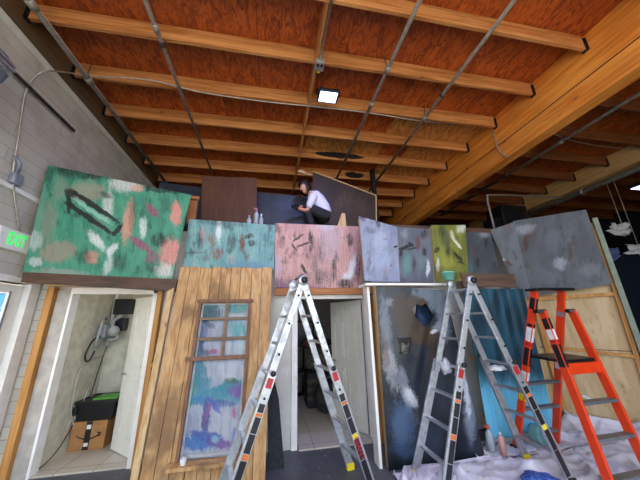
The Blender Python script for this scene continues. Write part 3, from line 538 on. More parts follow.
# ------------------------------------------------------------------ painted panels
def panel(name, pix, plane, mat, label, th=.018, frame=True, cat='painted panel', group=None):
    if isinstance(plane, (int, float)): pf = lambda x, y: P(x, y, plane)
    else: pf = lambda x, y: PP(x, y, *plane)
    pts = [pf(x, y) for x, y in pix]
    n = (pts[1]-pts[0]).cross(pts[2]-pts[1]).normalized()
    if n.y < 0: n = -n
    zc = min(p.z for p in pts); c = sum(pts, Vector())/len(pts)
    r = thing(name, label, cat, (c.x, c.y, zc), group)
    uvs = [(x/100, y/100) for x, y in pix]
    # split the face so the pixel-based UV stays true: fan into a grid when a quad
    B = MB()
    if len(pts) == 4:
        g = 6; vs = {}
        def bl(u, v): 
            X = (pix[0][0]*(1-u)+pix[1][0]*u)*(1-v)+(pix[3][0]*(1-u)+pix[2][0]*u)*v
            Y_ = (pix[0][1]*(1-u)+pix[1][1]*u)*(1-v)+(pix[3][1]*(1-u)+pix[2][1]*u)*v
            return X, Y_
        fr = [[None]*(g+1) for _ in range(g+1)]; uu = {}
        for i in range(g+1):
            for j in range(g+1):
                q = bl(i/g, j/g); v = B.bm.verts.new(pf(*q)); fr[i][j] = v; uu[v] = (q[0]/100, q[1]/100)
        bk = [[None]*(g+1) for _ in range(g+1)]
        for i in range(g+1):
            for j in range(g+1):
                v = B.bm.verts.new(fr[i][j].co+n*th); bk[i][j] = v; uu[v] = uu[fr[i][j]]
        fs = []
        for i in range(g):
            for j in range(g):
                fs.append(B.bm.faces.new((fr[i][j], fr[i+1][j], fr[i+1][j+1], fr[i][j+1]))); fs.append(B.bm.faces.new((bk[i][j], bk[i][j+1], bk[i+1][j+1], bk[i+1][j])))
        for i in range(g):
            for (A, Bq) in (((i, 0), (i+1, 0)), ((i, g), (i+1, g)), ((0, i), (0, i+1)), ((g, i), (g, i+1))):
                fs.append(B.bm.faces.new((fr[A[0]][A[1]], fr[Bq[0]][Bq[1]], bk[Bq[0]][Bq[1]], bk[A[0]][A[1]])))
        for f_ in fs:
            for l in f_.loops: l[B.uv].uv = uu[l.vert]
    else: B.poly(pts, n*th, uvs)
    B.build('painted_board', mat, r)
    if frame:
        m_ = len(pts); ins = [p+(c-p)*.07+n*(th+.021) for p in pts]; B = MB()
        for i in range(m_): B.bar(ins[i], ins[(i+1) % m_], .04, .04, n)
        B.build('back_frame', 'pale_wood', r)
    return r
# green: nearest at its left end
pA = P(22, 276, 3.62); pB = P(172, 280, 3.82)
ng = Vector((pB.y-pA.y, -(pB.x-pA.x), 0)).normalized(); ng = -ng
gp = (pA, ng)
panel('painted_panel', [(48, 165), (191, 195), (172, 279), (23, 272)], gp, 'paint_green', 'large green panel with grey, pink and black splashes, leftmost of the painted walls')
B = MB(); q = [PP(x, y, *gp) for x, y in ((23, 272), (177, 279), (175, 291), (21, 282))]; B.poly(q, ng*.09)
tag(B.build('dark_board', 'dark_plank'), 'dark brown board under the large green panel', 'board')
panel('painted_panel', [(189, 219), (275, 225), (274, 269.5), (183, 268)], 3.98, 'paint_teal', 'pale teal panel with rust and black drips above the timber plank wall')
panel('painted_panel', [(275, 223), (359, 226.5), (363, 288), (275, 287.5)], 4.0, 'paint_pink', 'pink panel with grey drips above the central doorway, below the squatting person')
panel('painted_panel', [(359, 216), (397, 227), (400, 282), (365, 281)], 3.62, 'paint_lavender', 'pale lavender blue panel with a slanted top, right of the pink panel')
panel('painted_panel', [(396, 227), (430, 229), (434, 282), (400, 282)], 3.64, 'paint_greyteal', 'grey panel with faint teal and a black loop, between lavender and olive panels')
panel('painted_panel', [(431, 225), (465.5, 225), (469, 281), (436, 282)], 3.60, 'paint_olive', 'olive green panel with white and black marks above the folding ladder')
panel('painted_panel', [(465, 232), (491, 233), (500, 275), (468, 277)], 3.68, 'paint_smallgrey', 'small dark grey panel just right of the olive panel')
panel('painted_panel', [(490.5, 230), (514, 222), (533, 300), (518, 294)], 3.74, 'paint_slantgrey', 'light grey narrow leaning panel left of the biggest grey panel', frame=False)
# angled wall
A0 = Vector((4.46, 4.1, 0)); A1 = Vector((5.2, 3.2, 0)); ad = (A1-A0).normalized(); an = Vector((-ad.y, ad.x, 0)); an = an if an.y > 0 else -an  # an points back
ap = (A0, an); apf = (A0-an*.12, an)
panel('painted_panel', [(513, 221), (586, 209.5), (612, 284), (529, 297)], apf, 'paint_biggrey', 'biggest dark grey panel with brown smears above the orange ladder')
def W(sv, z, off=0): return A0+ad*sv-an*off+Vector((0, 0, z))
L = (A1-A0).length
r = thing('plywood_partition', 'bare pale plywood partition with studs behind the orange ladder', 'partition', W(L/2, 0))
B = MB(); B.hull8([W(-.3, 0), W(L, 0), W(L, 0)+an*.015, W(-.3, 0)+an*.015, W(-.3, 1.10), W(L, 1.08), W(L, 1.08)+an*.015, W(-.3, 1.10)+an*.015]); B.build('plywood_sheet', 'pale_ply', r)
B = MB(); B.hull8([W(-.3, 1.11), W(L, 1.09), W(L, 1.09)+an*.015, W(-.3, 1.11)+an*.015, W(-.3, 3.0), W(L, 3.05), W(L, 3.05)+an*.015, W(-.3, 3.0)+an*.015]); B.build('plywood_sheet', 'pale_ply', r)
B = MB(); B.bar(W(.10, 1.12, .025), W(L-.05, 1.02, .025), .04, .05, an); B.build('rail', 'stud_wood', r)
B = MB(); B.bar(W(.0, 1.88, .025), W(L-.05, 1.90, .025), .05, .05, an); B.build('rail', 'stud_wood', r)
B = MB(); B.bar(W(L-.06, 0, .03), W(L-.04, 2.95, .03), .05, .05, an); B.build('stud', 'stud_wood', r)
B = MB(); B.bar(W(.17, 0, .03), W(.12, 2.0, .03), .06, .05, an); B.build('stud', 'stud_wood', r)
B = MB(); B.bar(W(L+.02, 0, .06), W(L-.01, 3.1, .06), .06, .12, an); B.build('edge_post', plain('green_grey', '7d8a78', .6), r)
B = MB(); B.bar(W(-.02, .2, .04), W(-.06, 1.9, .04), .17, .02, an)
tag(B.build('cream_board', 'pale_wood'), 'cream board standing upright between the blue boards and the plywood', 'board')

# ------------------------------------------------------------------ left doorway
def stud(name, p0, p1, w, d, mat, label, group=None, up=(0, 1, 0)):
    B = MB(); B.bar(p0, p1, w, d, up); return tag(B.build(name, mat, None, .003), label, 'timber', group)
stud('timber_stud', (-2.79, D-.03, 0), (-2.80, D-.03, 2.10), .08, .09, 'stud_wood', 'orange timber stud left of the left doorway')
stud('timber_stud', (-1.50, D-.03, 0), (-1.50, D-.03, 2.12), .06, .09, 'stud_wood', 'orange timber stud right of the left doorway, beside the white jamb')
stud('timber_stud', (-1.285, 3.50, 0), (-1.30, 3.87, 2.16), .07, .06, 'pale_wood', 'pale pinkish timber stud at the left edge of the plank wall')
stud('timber_block', (-1.465, D-.10, 1.13), (-1.31, 3.78, 1.13), .05, .05, 'stud_wood', 'short spacer block between studs right of the left doorway, upper of two')
stud('timber_block', (-1.465, D-.10, .30), (-1.31, 3.64, .30), .05, .05, 'stud_wood', 'short spacer block between studs right of the left doorway, lower of two')
stud('timber_header', (-2.84, D-.06, 2.135), (-1.40, D-.06, 2.14), .10, .045, 'pale_wood', 'thin pale timber header across the top of the left doorway', up=(0, 0, 1))
dr = bpy.data.objects.new('door_2', None); C.objects.link(dr); dr.location = (-2.1, D, 0); struct(dr)
B = MB(); B.box(-2.60, -2.57, D-.021, D+.12, 0, 2.06); B.box(-1.60, -1.55, D-.02, D+.14, 0, 2.06); B.box(-2.60, -1.55, D-.02, D+.12, 2.02, 2.10); B.build('door_frame', 'white_trim', dr, .003)
B = MB(); B.box(-2.745, -2.602, D-.02, D+.02, 0, 2.06); B.build('plaster_reveal', plain('plaster', 'b0aaa2', .8), dr)
def door_leaf(root, hinge, ang, w, h, name='door_leaf', two=True, mat='door_white', knob=True):
    """leaf hinged at `hinge`, extending in direction ang; raised panels on both sides"""
    hx, hy = hinge; dx, dy = math.cos(ang), math.sin(ang); nx, ny = -dy, dx
    def Q(u, n_, z): return Vector((hx+dx*u+nx*n_, hy+dy*u+ny*n_, z))
    B = MB(); th = .0175
    B.hull8([Q(0, -th, .03), Q(w, -th, .03), Q(w, th, .03), Q(0, th, .03), Q(0, -th, h), Q(w, -th, h), Q(w, th, h), Q(0, th, h)])
    lf = B.build(name, mat, root, .004)
    cells = [(.12, w-.12, .2, .95), (.12, w-.12, 1.05, h-.15)] if two else [(a, b_, c_, d_) for (a, b_) in ((.1, w/2-.04), (w/2+.04, w-.1)) for (c_, d_) in ((.22, .85), (.98, 1.58), (1.68, h-.12))]
    for (a, b_, c_, d_) in cells:
        B = MB()
        for sg in (-1, 1):
            o_ = sg*(th+.001)
            for (e, hgt) in ((0, .004),):
                fr_ = .022
                for (u0, u1, z0, z1) in ((a, b_, c_, c_+fr_), (a, b_, d_-fr_, d_), (a, a+fr_, c_, d_), (b_-fr_, b_, c_, d_), (a+.05, b_-.05, c_+.05, d_-.05)):
                    B.hull8([Q(u0, o_, z0), Q(u1, o_, z0), Q(u1, o_+sg*.007, z0), Q(u0, o_+sg*.007, z0), Q(u0, o_, z1), Q(u1, o_, z1), Q(u1, o_+sg*.007, z1), Q(u0, o_+sg*.007, z1)])
        B.build('moulding', mat, lf)
    if knob:
        B = MB(); 
        for sg in (-1, 1): B.tube([Q(w-.07, sg*th, .95), Q(w-.07, sg*(th+.05), .95), Q(w-.07, sg*(th+.05), .951)], [.01, .01, .01], 8); B.tube([Q(w-.07, sg*(th+.05), .95), Q(w-.17, sg*(th+.05), .95)], .009, 8)
        B.build('handle', 'galv', lf)
    return lf
door_leaf(dr, (-1.60, D+.14), math.radians(137), .60, 2.0)

# wires and gear on the closet wall
cx = -2.59
def CW(px, py): 
    p = PX(px, py, cx); return p
r = thing('wall_cables', 'tangle of grey cables and conduit hanging down the closet wall corner', 'cables', (cx, 4.9, .3))
B = MB(); B.tube([(cx+.03, 5.1, 2.9), (cx+.03, 5.1, 1.25)], .03, 10); B.build('conduit', 'white_paint', r)
def wire(ps, rad, mat, nm='wire'):
    B = MB(); B.tube(smooth([Vector(p) for p in ps]), rad, 6); return B.build(nm, mat, r)
wire([(cx+.04, 5.08, 1.3), (cx+.03, 5.0, .95), (cx+.03, 4.95, .6), (cx+.02, 4.8, .42), (cx+.02, 4.6, .4), (cx+.02, 4.55, .3)], .009, 'wire_white')
wire([(cx+.05, 5.06, 1.3), (cx+.04, 4.96, .9), (cx+.03, 4.9, .5), (cx+.03, 4.7, .25)], .007, 'wire_dark')
wire([(cx+.02, 5.0, 1.15), (cx+.02, 4.6, 1.05), (cx+.02, 4.55, .6), (cx+.02, 4.7, .3)], .008, 'wire_white')
wire([(cx+.02, 4.75, .5), (cx+.02, 4.6, .25), (cx+.03, 4.4, .1), (cx+.03, 4.2, .05)], .006, 'wire_dark')
wire([(cx+.03, 4.85, .75), (cx+.05, 4.7, .5), (cx+.02, 4.85, .4), (cx+.02, 4.65, .35), (cx+.02, 4.8, .6)], .007, 'wire_white')
B = MB(); B.box(cx, cx+.05, 4.62, 4.78, .45, .55); B.build('plug_box', 'black_plastic', r, .01)
r = thing('wall_equipment', 'black and grey hose equipment mounted high in the closet corner', 'equipment', (-2.45, 5.05, 1.4))
B = MB(); B.box(-2.52, -2.27, 4.98, 5.13, 1.78, 2.02); B.build('black_case', 'black_plastic', r, .01)
B = MB(); B.box(-2.50, -2.32, 5.0, 5.13, 1.52, 1.72); B.build('black_case', 'black_plastic', r, .01)
B = MB(); B.box(-2.585, -2.46, 4.78, 5.0, 1.42, 1.62); B.build('grey_case', 'grey_device', r, .02)
B = MB(); B.tube(smooth([Vector(v) for v in ((-2.38, 5.0, 1.76), (-2.46, 4.94, 1.66), (-2.42, 4.92, 1.52), (-2.36, 4.95, 1.42), (-2.45, 4.9, 1.38))]), .03, 8); B.build('hose', 'hose_grey', r)
B = MB(); B.tube(smooth([Vector(v) for v in ((-2.54, 4.9, 1.7), (-2.50, 4.75, 1.72), (-2.47, 4.66, 1.58), (-2.5, 4.68, 1.35), (-2.54, 4.8, 1.3), (-2.54, 4.85, 1.42))]), .018, 8); B.build('hose', 'hose_grey', r)
B = MB(); B.tube(smooth([Vector(v) for v in ((-2.52, 4.8, 1.45), (-2.52, 4.62, 1.4), (-2.54, 4.56, 1.2), (-2.54, 4.66, 1.12), (-2.52, 4.72, 1.25))]), .012, 8); B.build('hose', 'black_plastic', r)
B = MB(); B.lathe([(.02, 0), (.07, 0), (.08, .02), (.08, .1), (.03, .12)], (-2.44, 4.96, 1.52), 16, (.5, -1, 0)); B.build('round_filter', 'hose_grey', r)
# cardboard box
r = thing('cardboard_box', 'brown cardboard box with black tape on the closet floor', 'box', (-2.3, 4.82, .02))
bx0, bx1, by0, by1, bz = -2.58, -2.16, 4.68, 5.08, .36
B = MB(); B.box(bx0, bx1, by0, by1, .022, bz); B.build('carton', 'cardboard', r, .004)
B = MB(); B.box((bx0+bx1)/2-.04, (bx0+bx1)/2+.03, by0-.003, by0-.001, .03, bz-.005); B.box((bx0+bx1)/2-.04, (bx0+bx1)/2+.03, by0-.003, by1, bz+.001, bz+.003); B.build('tape', 'tape_black', r)
B = MB(); mx = (bx0+bx1)/2
B.tube([(mx-.14+.28*u, by0-.006, .2-.05*math.sin(PI*u)) for u in [i/10 for i in range(11)]], [.004+.006*u for u in [i/10 for i in range(11)]], 6)
B.tube([(mx+.11, by0-.006, .225), (mx+.15, by0-.006, .215), (mx+.14, by0-.006, .175)], .006, 6); B.build('smile_arrow', 'tape_black', r)
B = MB(); B.box(mx-.03, mx+.02, by0-.006, by0-.003, .27, .32); B.build('tape_print', 'white_sticker', r)
B = MB(); B.box(mx-.03, mx+.02, by0-.006, by0-.003, .07, .11); B.build('tape_print', 'white_sticker', r)
r = thing('plastic_bin', 'black plastic storage bin standing on the cardboard box', 'bin', (-2.3, 4.8, .365))
B = MB()
z0, z1 = .364, .60; B.hull8([Vector(v) for v in ((-2.55, 4.69, z0), (-2.12, 4.69, z0), (-2.12, 5.05, z0), (-2.55, 5.05, z0), (-2.585, 4.65, z1), (-2.09, 4.65, z1), (-2.09, 5.1, z1), (-2.585, 5.1, z1))]); bn = B.build('tub', 'black_plastic', r, .01)
B = MB(); 
for (a_, b2) in (((-2.58, 4.64, .60), (-2.08, 4.64, .60)), ((-2.08, 4.64, .60), (-2.08, 5.1, .60)), ((-2.08, 5.1, .60), (-2.58, 5.1, .60)), ((-2.58, 5.1, .60), (-2.58, 4.64, .60))): B.bar(a_, b2, .03, .03)
B.build('rim', 'black_plastic', r, .005)
B = MB(); B.box(-2.40, -2.09, 4.68, 4.95, .617, .635); tag(B.build('green_folder', 'green_file'), 'green folder lying on the black plastic bin', 'folder')

# ------------------------------------------------------------------ plank wall with mural window
q0 = P(145, 480, 3.45); 
lean = Vector((0, 2.33, -.40)).normalized()       # plane normal (leans back)
pp = (Vector((0, 3.47, 0)), lean)
def PL(px, py, off=0): return PP(px, py, pp[0]-lean*off, lean)
r = thing('plank_wall', 'leaning wall of vertical timber planks with a small framed window', 'plank wall', (-.6, 3.5, 0))
Xl, Xr = -1.235, .005; n_p = 10
bd = [178, 188, 197.5, 208, 219, 229, 240, 250, 261, 272]
def pl3(X, z, off=0.0):                           # point on the leaning plane, off = towards camera
    return Vector((X, 3.47+z*.40/2.33, z))-lean*off
# planks (one mesh), with opening for the window
xs = [Xl]; 
random.seed(3)
ww = [.13, .14, .15, .12, .14, .13, .15, .14, .14]
for w_ in ww: xs.append(xs[-1]+w_*(Xr-Xl)/sum(ww))
wl, wr_, wb, wt = -.90, -.27, .24, 1.86
B = MB()
for i in range(len(ww)):
    a_, b_ = xs[i]+.003, xs[i+1]-.003; o_ = random.uniform(-.006, .006); top = 2.36+random.uniform(-.012, .012)
    segs = [(0.0, top)]
    if b_ > wl and a_ < wr_:
        segs = [(0.0, wb), (wt, top)]
    for (z0, z1) in segs:
        B.hull8([pl3(a_, z0, o_), pl3(b_, z0, o_), pl3(b_, z0, o_-.022), pl3(a_, z0, o_-.022), pl3(a_, z1, o_), pl3(b_, z1, o_), pl3(b_, z1, o_-.022), pl3(a_, z1, o_-.022)])
    if len(segs) == 2:                            # slivers beside the opening
        for (u0, u1) in ((a_, min(b_, wl)), (max(a_, wr_), b_)):
            if u1-u0 > .005: B.hull8([pl3(u0, wb, o_), pl3(u1, wb, o_), pl3(u1, wb, o_-.022), pl3(u0, wb, o_-.022), pl3(u0, wt, o_), pl3(u1, wt, o_), pl3(u1, wt, o_-.022), pl3(u0, wt, o_-.022)])
B.build('planks', 'plank_wood', r, .003)
B = MB()
for z in (.15, 2.2): B.bar(pl3(Xl+.02, z, -.08), pl3(Xr-.02, z, -.08), .04, .09, lean)
B.build('back_batten', 'stud_wood', r)
fr = None
B = MB()
def fb(x0, z0, x1, z1, w_, d_=.03, off=.02): B.bar(pl3(x0, z0, off), pl3(x1, z1, off), w_, d_, lean)
wood('frame_wood', '8a6248', '6a4a38', 'Z', 30)
fb(wl, wb, wl, 1.88, .035); fb(wr_, wb, wr_, 1.88, .035); fb(wl-.04, 1.885, wr_+.04, 1.885, .04); fb(wl-.07, 1.20, wr_+.02, 1.20, .045, .045, .03)
wf = B.build('window_frame', 'frame_wood', r, .003)
B = MB(); B.bar(pl3(-.56, 1.22, .018), pl3(-.56, 1.87, .018), .035, .025, lean); B.bar(pl3(wl, 1.66, .018), pl3(wr_, 1.66, .018), .03, .02, lean); B.bar(pl3(wl, 1.42, .018), pl3(wr_, 1.42, .018), .035, .02, lean)
B.build('glazing_bars', 'grey_frame', wf)
B = MB(); B.bar(pl3(wl-.08, wb-.03, .06), pl3(wr_+.10, wb-.03, .06), .13, .035, (0, 0, 1)); B.build('window_sill', 'plank_wood', r, .004)
# lace / chain trim round the picture
B = MB()
def chain(p0, p1, n):
    p0 = Vector(p0); p1 = Vector(p1); d = (p1-p0); a_ = d.normalized().cross(lean).normalized()
    for s_ in (1, -1): B.tube([p0+d*(i/n)+a_*s_*.011*math.sin(i*PI/2) for i in range(n+1)], .0035, 5)
chain(pl3(wl+.035, wb+.02, .005), pl3(wl+.035, 1.84, .005), 90); chain(pl3(wl+.03, wb+.035, .005), pl3(wr_-.02, wb+.035, .005), 34); chain(pl3(wr_-.03, wb+.02, .005), pl3(wr_-.03, 1.84, .005), 90); chain(pl3(wl+.03, 1.845, .005), pl3(wr_-.02, 1.845, .005), 34)
B.build('lace_trim', 'lace', r)
# mural on its own sheet behind the opening
pmur = (pp[0]+lean*.03, lean)
panel('mural_canvas', [(192, 300), (252, 300), (241, 455), (176, 460)], pmur, 'paint_mural', 'blue and violet painted tree mural behind the window of the plank wall', th=.006, frame=False, cat='mural')
c = PL(184, 455, .07)
r = thing('white_cup', 'small white cup on the window sill of the plank wall', 'cup', (c.x, pl3(0, wb, .07).y, wb-.01))
B = MB(); B.lathe([(.02, 0), (.026, .002), (.033, .062), (.029, .062), (.023, .01), (.0, .008)], (c.x, pl3(0, wb, .07).y, wb-.008), 18); B.build('cup_body', 'white_cup', r)

# black foam board
B = MB(); B.poly([P(268, 370, 3.85), P(274, 378, 3.82), P(279, 400, 3.8), P(285, 474, 3.66), P(268, 480, 3.66)], (0, .04, 0))
tag(B.build('foam_board', 'black_foam'), 'narrow black foam board leaning behind the right edge of the plank wall', 'board')

# ------------------------------------------------------------------ central doorway
stud('timber_header', (.05, D-.05, 2.03), (1.60, D-.05, 2.04), .10, .10, 'header_wood', 'orange-brown timber header under the pink panel across the central doorway', up=(0, 0, 1))
stud('timber_stud', (1.565, D-.05, 0), (1.60, D-.05, 1.95), .05, .08, 'stud_wood', 'orange timber post right of the central doorway')
stud('timber_stud', (1.64, D-.1, .0), (1.67, D-.1, 1.98), .04, .06, 'white_trim', 'white painted post nearest the big dark panel')
stud('timber_block', (1.47, D-.14, 1.57), (1.66, D-.14, 1.57), .08, .04, 'header_wood', 'short orange wood block bridging the posts right of the central doorway', up=(0, 0, 1))
dr = bpy.data.objects.new('door_3', None); C.objects.link(dr); dr.location = (.95, D, 0); struct(dr)
B = MB(); B.box(.32, .40, D-.02, D+.15, 0, 1.98); B.box(1.46, 1.52, D-.02, D+.15, 0, 1.98); B.box(.40, 1.46, D, D+.15, 1.93, 2.0); B.build('door_frame', 'white_trim', dr, .003)
door_leaf(dr, (1.44, D+.16), math.radians(115), .78, 1.92, two=False)
# clutter inside
def blobthing(name, label, cat, c, r_, sc, mat, nz=.25, seed=0, extra=None):
    t_ = thing(name, label, cat, (c[0], c[1], c[2]-r_*sc[2]))
    B = MB(); B.ico(c, r_, 3, sc, nz, seed); B.build('body', mat, t_)
    if extra: extra(t_)
    return t_
def strap(mat, pts, nm='strap'):
    def f_(t_):
        B = MB(); B.tube(smooth([Vector(p) for p in pts]), .015, 6); B.build(nm, mat, t_)
    return f_
blobthing('duffel_bag', 'black duffel bag on the tiled floor of the central doorway', 'bag', (1.12, 5.35, .27), .3, (1.0, .7, .85), 'bag_dark', .2, 1, strap('bag_olive', [(.95, 5.15, .4), (1.0, 5.1, .62), (1.2, 5.1, .62), (1.27, 5.15, .4)]))
blobthing('camouflage_bag', 'mottled olive bag on top of the pile inside the central doorway', 'bag', (1.0, 5.6, .85), .3, (1.0, .7, .7), 'bag_olive', .25, 4, strap('bag_dark', [(.85, 5.36, .8), (.9, 5.3, 1.0), (1.1, 5.3, 1.0), (1.2, 5.36, .8)]))
blobthing('folded_blanket', 'dark maroon folded blanket on the pile inside the central doorway', 'blanket', (.95, 5.75, 1.17), .3, (1.1, .7, .4), 'cloth_maroon', .2, 8)
r = thing('stacked_crate', 'dark crate supporting the pile inside the central doorway', 'crate', (1.1, 5.9, 0))
B = MB(); B.box(.75, 1.5, 5.65, 6.2, .02, .62); B.build('crate_body', 'bag_dark', r, .01)
B = MB(); 
for z in (.15, .3, .45): B.box(.74, 1.51, 5.64, 5.65, z, z+.06)
B.build('crate_slat', 'bag_olive', r)
r = thing('black_chair', 'black office chair back behind the pile inside the central doorway', 'chair', (.75, 6.4, 0))
B = MB(); B.box(.55, 1.0, 6.35, 6.42, 1.05, 1.6); B.build('backrest', 'black_plastic', r, .03)
B = MB(); B.box(.52, 1.03, 5.95+.3, 6.75, .48, .56); B.build('seat', 'black_plastic', r, .02)
B = MB(); B.tube([(.77, 6.5, .05), (.77, 6.5, .5)], .03, 8); B.tube([(.77, 6.45, .5), (.77, 6.42, 1.1)], .02, 8); B.build('column', 'dark_metal', r)
for k in range(5):
    B = MB(); B.tube([(.77, 6.5, .09), (.77+.28*math.cos(k*1.257), 6.5+.28*math.sin(k*1.257), .05)], .02, 6); B.build('leg', 'dark_metal', r)

# ------------------------------------------------------------------ big dark panel with torn holes
def curve_panel(name, outer, holes, Y, th, mat, parent):
    cu = bpy.data.curves.new(name, 'CURVE'); cu.dimensions = '2D'; cu.fill_mode = 'BOTH'; cu.extrude = th/2
    for loop in [outer]+holes:
        sp = cu.splines.new('POLY'); sp.points.add(len(loop)-1); sp.use_cyclic_u = True
        for q_, (x, y) in zip(sp.points, loop):
            w_ = P(x, y, Y); q_.co = (w_.x, w_.z, 0, 1)
    tmp = bpy.data.objects.new('tmp', cu); C.objects.link(tmp)
    me = bpy.data.meshes.new_from_object(tmp.evaluated_get(bpy.context.evaluated_depsgraph_get())); bpy.data.objects.remove(tmp)
    base = parent.location
    me.transform(Matrix.Translation(-base) @ Matrix(((1, 0, 0, 0), (0, 0, -1, Y+th/2), (0, 1, 0, 0), (0, 0, 0, 1))))
    # uv from camera-frame measurements of the flat board (projective map evaluated per corner)
    bm = bmesh.new(); bm.from_mesh(me)
    bmesh.ops.triangulate(bm, faces=bm.faces)
    bmesh.ops.subdivide_edges(bm, edges=[e for e in bm.edges if e.calc_length() > .3], cuts=3, use_grid_fill=True)
    bmesh.ops.triangulate(bm, faces=bm.faces)
    uv = bm.loops.layers.uv.get('UVMap') or bm.loops.layers.uv.new('UVMap')
    RT = RM.transposed()
    for f_ in bm.faces:
        for l in f_.loops:
            w_ = RT @ ((l.vert.co+base)-Vector((0, 0, H))); l[uv].uv = ((320-F*w_.x/w_.z)/100, (240+F*w_.y/w_.z)/100)
    bm.to_mesh(me); bm.free()
    me.materials.clear(); me.materials.append(MATS[mat]); o = bpy.data.objects.new(name, me); C.objects.link(o); o.parent = parent
    return o
YD = 3.36
r = thing('painted_panel', 'tall black and grey-blue panel with two torn holes behind the folding ladder', 'painted panel', (1.9, YD, 0))
hole1 = [(412, 309), (417, 304), (422, 306), (426, 303), (431, 311), (434, 316), (431, 322), (427, 325), (423, 326), (420, 322), (416, 318)]
hole2 = [(396, 338), (400, 337), (405, 338), (411, 337), (411, 345), (409, 353), (404, 355), (399, 354), (400, 346)]
op = curve_panel('painted_board', [(376, 286), (445, 290), (484, 452), (484, 460), (389, 472)], [hole1, hole2], YD, .02, 'paint_dark', r)
B = MB(); a_ = P(374.5, 286, YD); b_ = P(388, 474, YD); B.bar((a_.x+.03, YD+.06, 0.0), (a_.x+.03, YD+.06, a_.z), .04, .09, (0, 1, 0)); B.build('edge_stud', 'pale_wood', r)
B = MB(); tr = P(445, 290, YD); B.bar((a_.x+.06, YD+.06, a_.z-.03), (tr.x, YD+.06, tr.z-.03), .05, .07, (0, 0, 1)); B.bar((tr.x-.02, YD+.06, 0), (tr.x-.02, YD+.06, tr.z-.06), .04, .07, (0, 1, 0)); B.build('back_frame', 'pale_wood', r)
# things seen in the holes
blobthing('blue_cloth_bundle', 'blue cloth bundle showing through the upper torn hole in the dark panel', 'bundle', Vector((P(422, 314, YD+.35).x, YD+.35, .97)), .2, (1.1, .6, 4.85), plain('navy_cloth', '2c4468', .8, sc=10, var=.5), .3, 3)
blobthing('pale_cloth_bundle', 'pale cloth bundle showing through the lower torn hole in the dark panel', 'bundle', Vector((P(405, 347, YD+.25).x, YD+.2, .66)), .13, (1, .6, 5.1), plain('pale_cloth', '9a9a90', .8, sc=14, var=.6), .3, 5)
# white shelf strip on top of dark panel
B = MB(); a_ = P(365, 283.5, 3.32); b_ = P(446, 286.5, 3.32); B.bar((a_.x, 3.45, a_.z-.01), (b_.x, 3.45, a_.z-.01), .30, .03)
tag(B.build('white_shelf', 'white_trim'), 'white shelf board along the top of the tall dark panel', 'shelf')
B = MB(); B.bar((P(366, 290, 3.5).x, 3.5, 0), (P(366, 290, 3.5).x, 3.5, a_.z-.03), .035, .16, (0, 1, 0))
tag(B.build('timber_stud', 'white_trim'), 'white board edge standing just left of the tall dark panel', 'timber')

# ------------------------------------------------------------------ blue boards
YB = 3.66
r = thing('blue_boards', 'upright blue ribbed boards, bright blue near the floor, behind the folding ladder', 'boards', (3.3, YB, 0))
B = MB()
x0, x1 = P(462, 290, YB).x, P(521.5, 290, YB).x; zt = P(500, 289, YB).z; n_ = 26; cols = []
zs = [0, .25, .5, .8, 1.1, 1.4, 1.7, zt]
RT = RM.transposed()
def pxof(v):
    w_ = RT @ (v-Vector((0, 0, H))); return ((320-F*w_.x/w_.z)/100, (240+F*w_.y/w_.z)/100)
for i in range(n_+1):
    x = x0+(x1-x0)*i/n_; d_ = (0, .0, 0, .045)[i % 4]
    cols.append([B.bm.verts.new((x, YB-.02+d_, z)) for z in zs])
for i in range(n_):
    for j in range(len(zs)-1):
        f_ = B.bm.faces.new((cols[i][j], cols[i+1][j], cols[i+1][j+1], cols[i][j+1]))
        for l in f_.loops: l[B.uv].uv = pxof(l.vert.co)
for f_ in list(B.bm.faces):
    pass
o = B.build('ribbed_sheet', 'blue_board', r); sm = o.modifiers.new('thickness', 'SOLIDIFY'); sm.thickness = .008
B = MB(); B.box(x0+.02, x1-.02, YB+.03, YB+.07, 1.0, 1.08); B.box(x0+.02, x1-.02, YB+.03, YB+.07, .2, .28); B.build('back_rail', 'stud_wood', r)
B = MB(); q = [P(461, 273, 3.58), P(514, 274, 3.58), P(517, 287, 3.58), P(464, 287, 3.58)]; B.poly(q, (0, .04, 0))
tag(B.build('weathered_board', 'brown_plank'), 'weathered brown board across the top of the blue boards', 'board')

# ------------------------------------------------------------------ things on the deck
panel('brown_sheet', [(202, 176), (257, 178), (256, 240), (201, 236)], 4.75, 'brown_board', 'reddish brown wood sheet standing on the deck behind the teal panel', frame=True, cat='board')
panel('navy_sheet', [(256, 192), (330, 199), (330, 243), (256, 243)], 5.0, 'paint_navy', 'dark navy painted sheet on the deck behind the squatting person', frame=True, cat='board')
panel('navy_sheet', [(160, 182), (203, 188), (203, 245), (150, 245)], 5.3, 'paint_navy', 'dark navy sheet on the deck behind the top of the green panel', frame=True, cat='board')
panel('slanted_sheet', [(313, 172), (376, 196), (376, 242), (312, 242)], 4.95, 'paint_brownslant', 'dark brown sheet with a sloping pale top edge right of the squatting person', frame=False, cat='board')
B = MB(); B.bar(P(313, 171.5, 4.94), P(376, 195.5, 4.94), .03, .02, (0, 0, 1)); B.bar(P(376, 196, 4.94), P(376.5, 241, 4.94), .02, .02, (0, 1, 0))
tag(B.build('pale_edging', 'pale_wood'), 'thin pale edging along the slope of the dark brown sheet', 'edging')
B = MB(); a_ = P(297, 171, 4.9); b_ = P(312, 175, 4.9); B.poly([a_, P(301, 169.5, 4.9), b_, P(308, 175, 4.9)], (0, .04, 0)); tag(B.build('wood_offcut', 'pale_wood'), 'pale pointed wood offcut above the head of the squatting person', 'offcut')
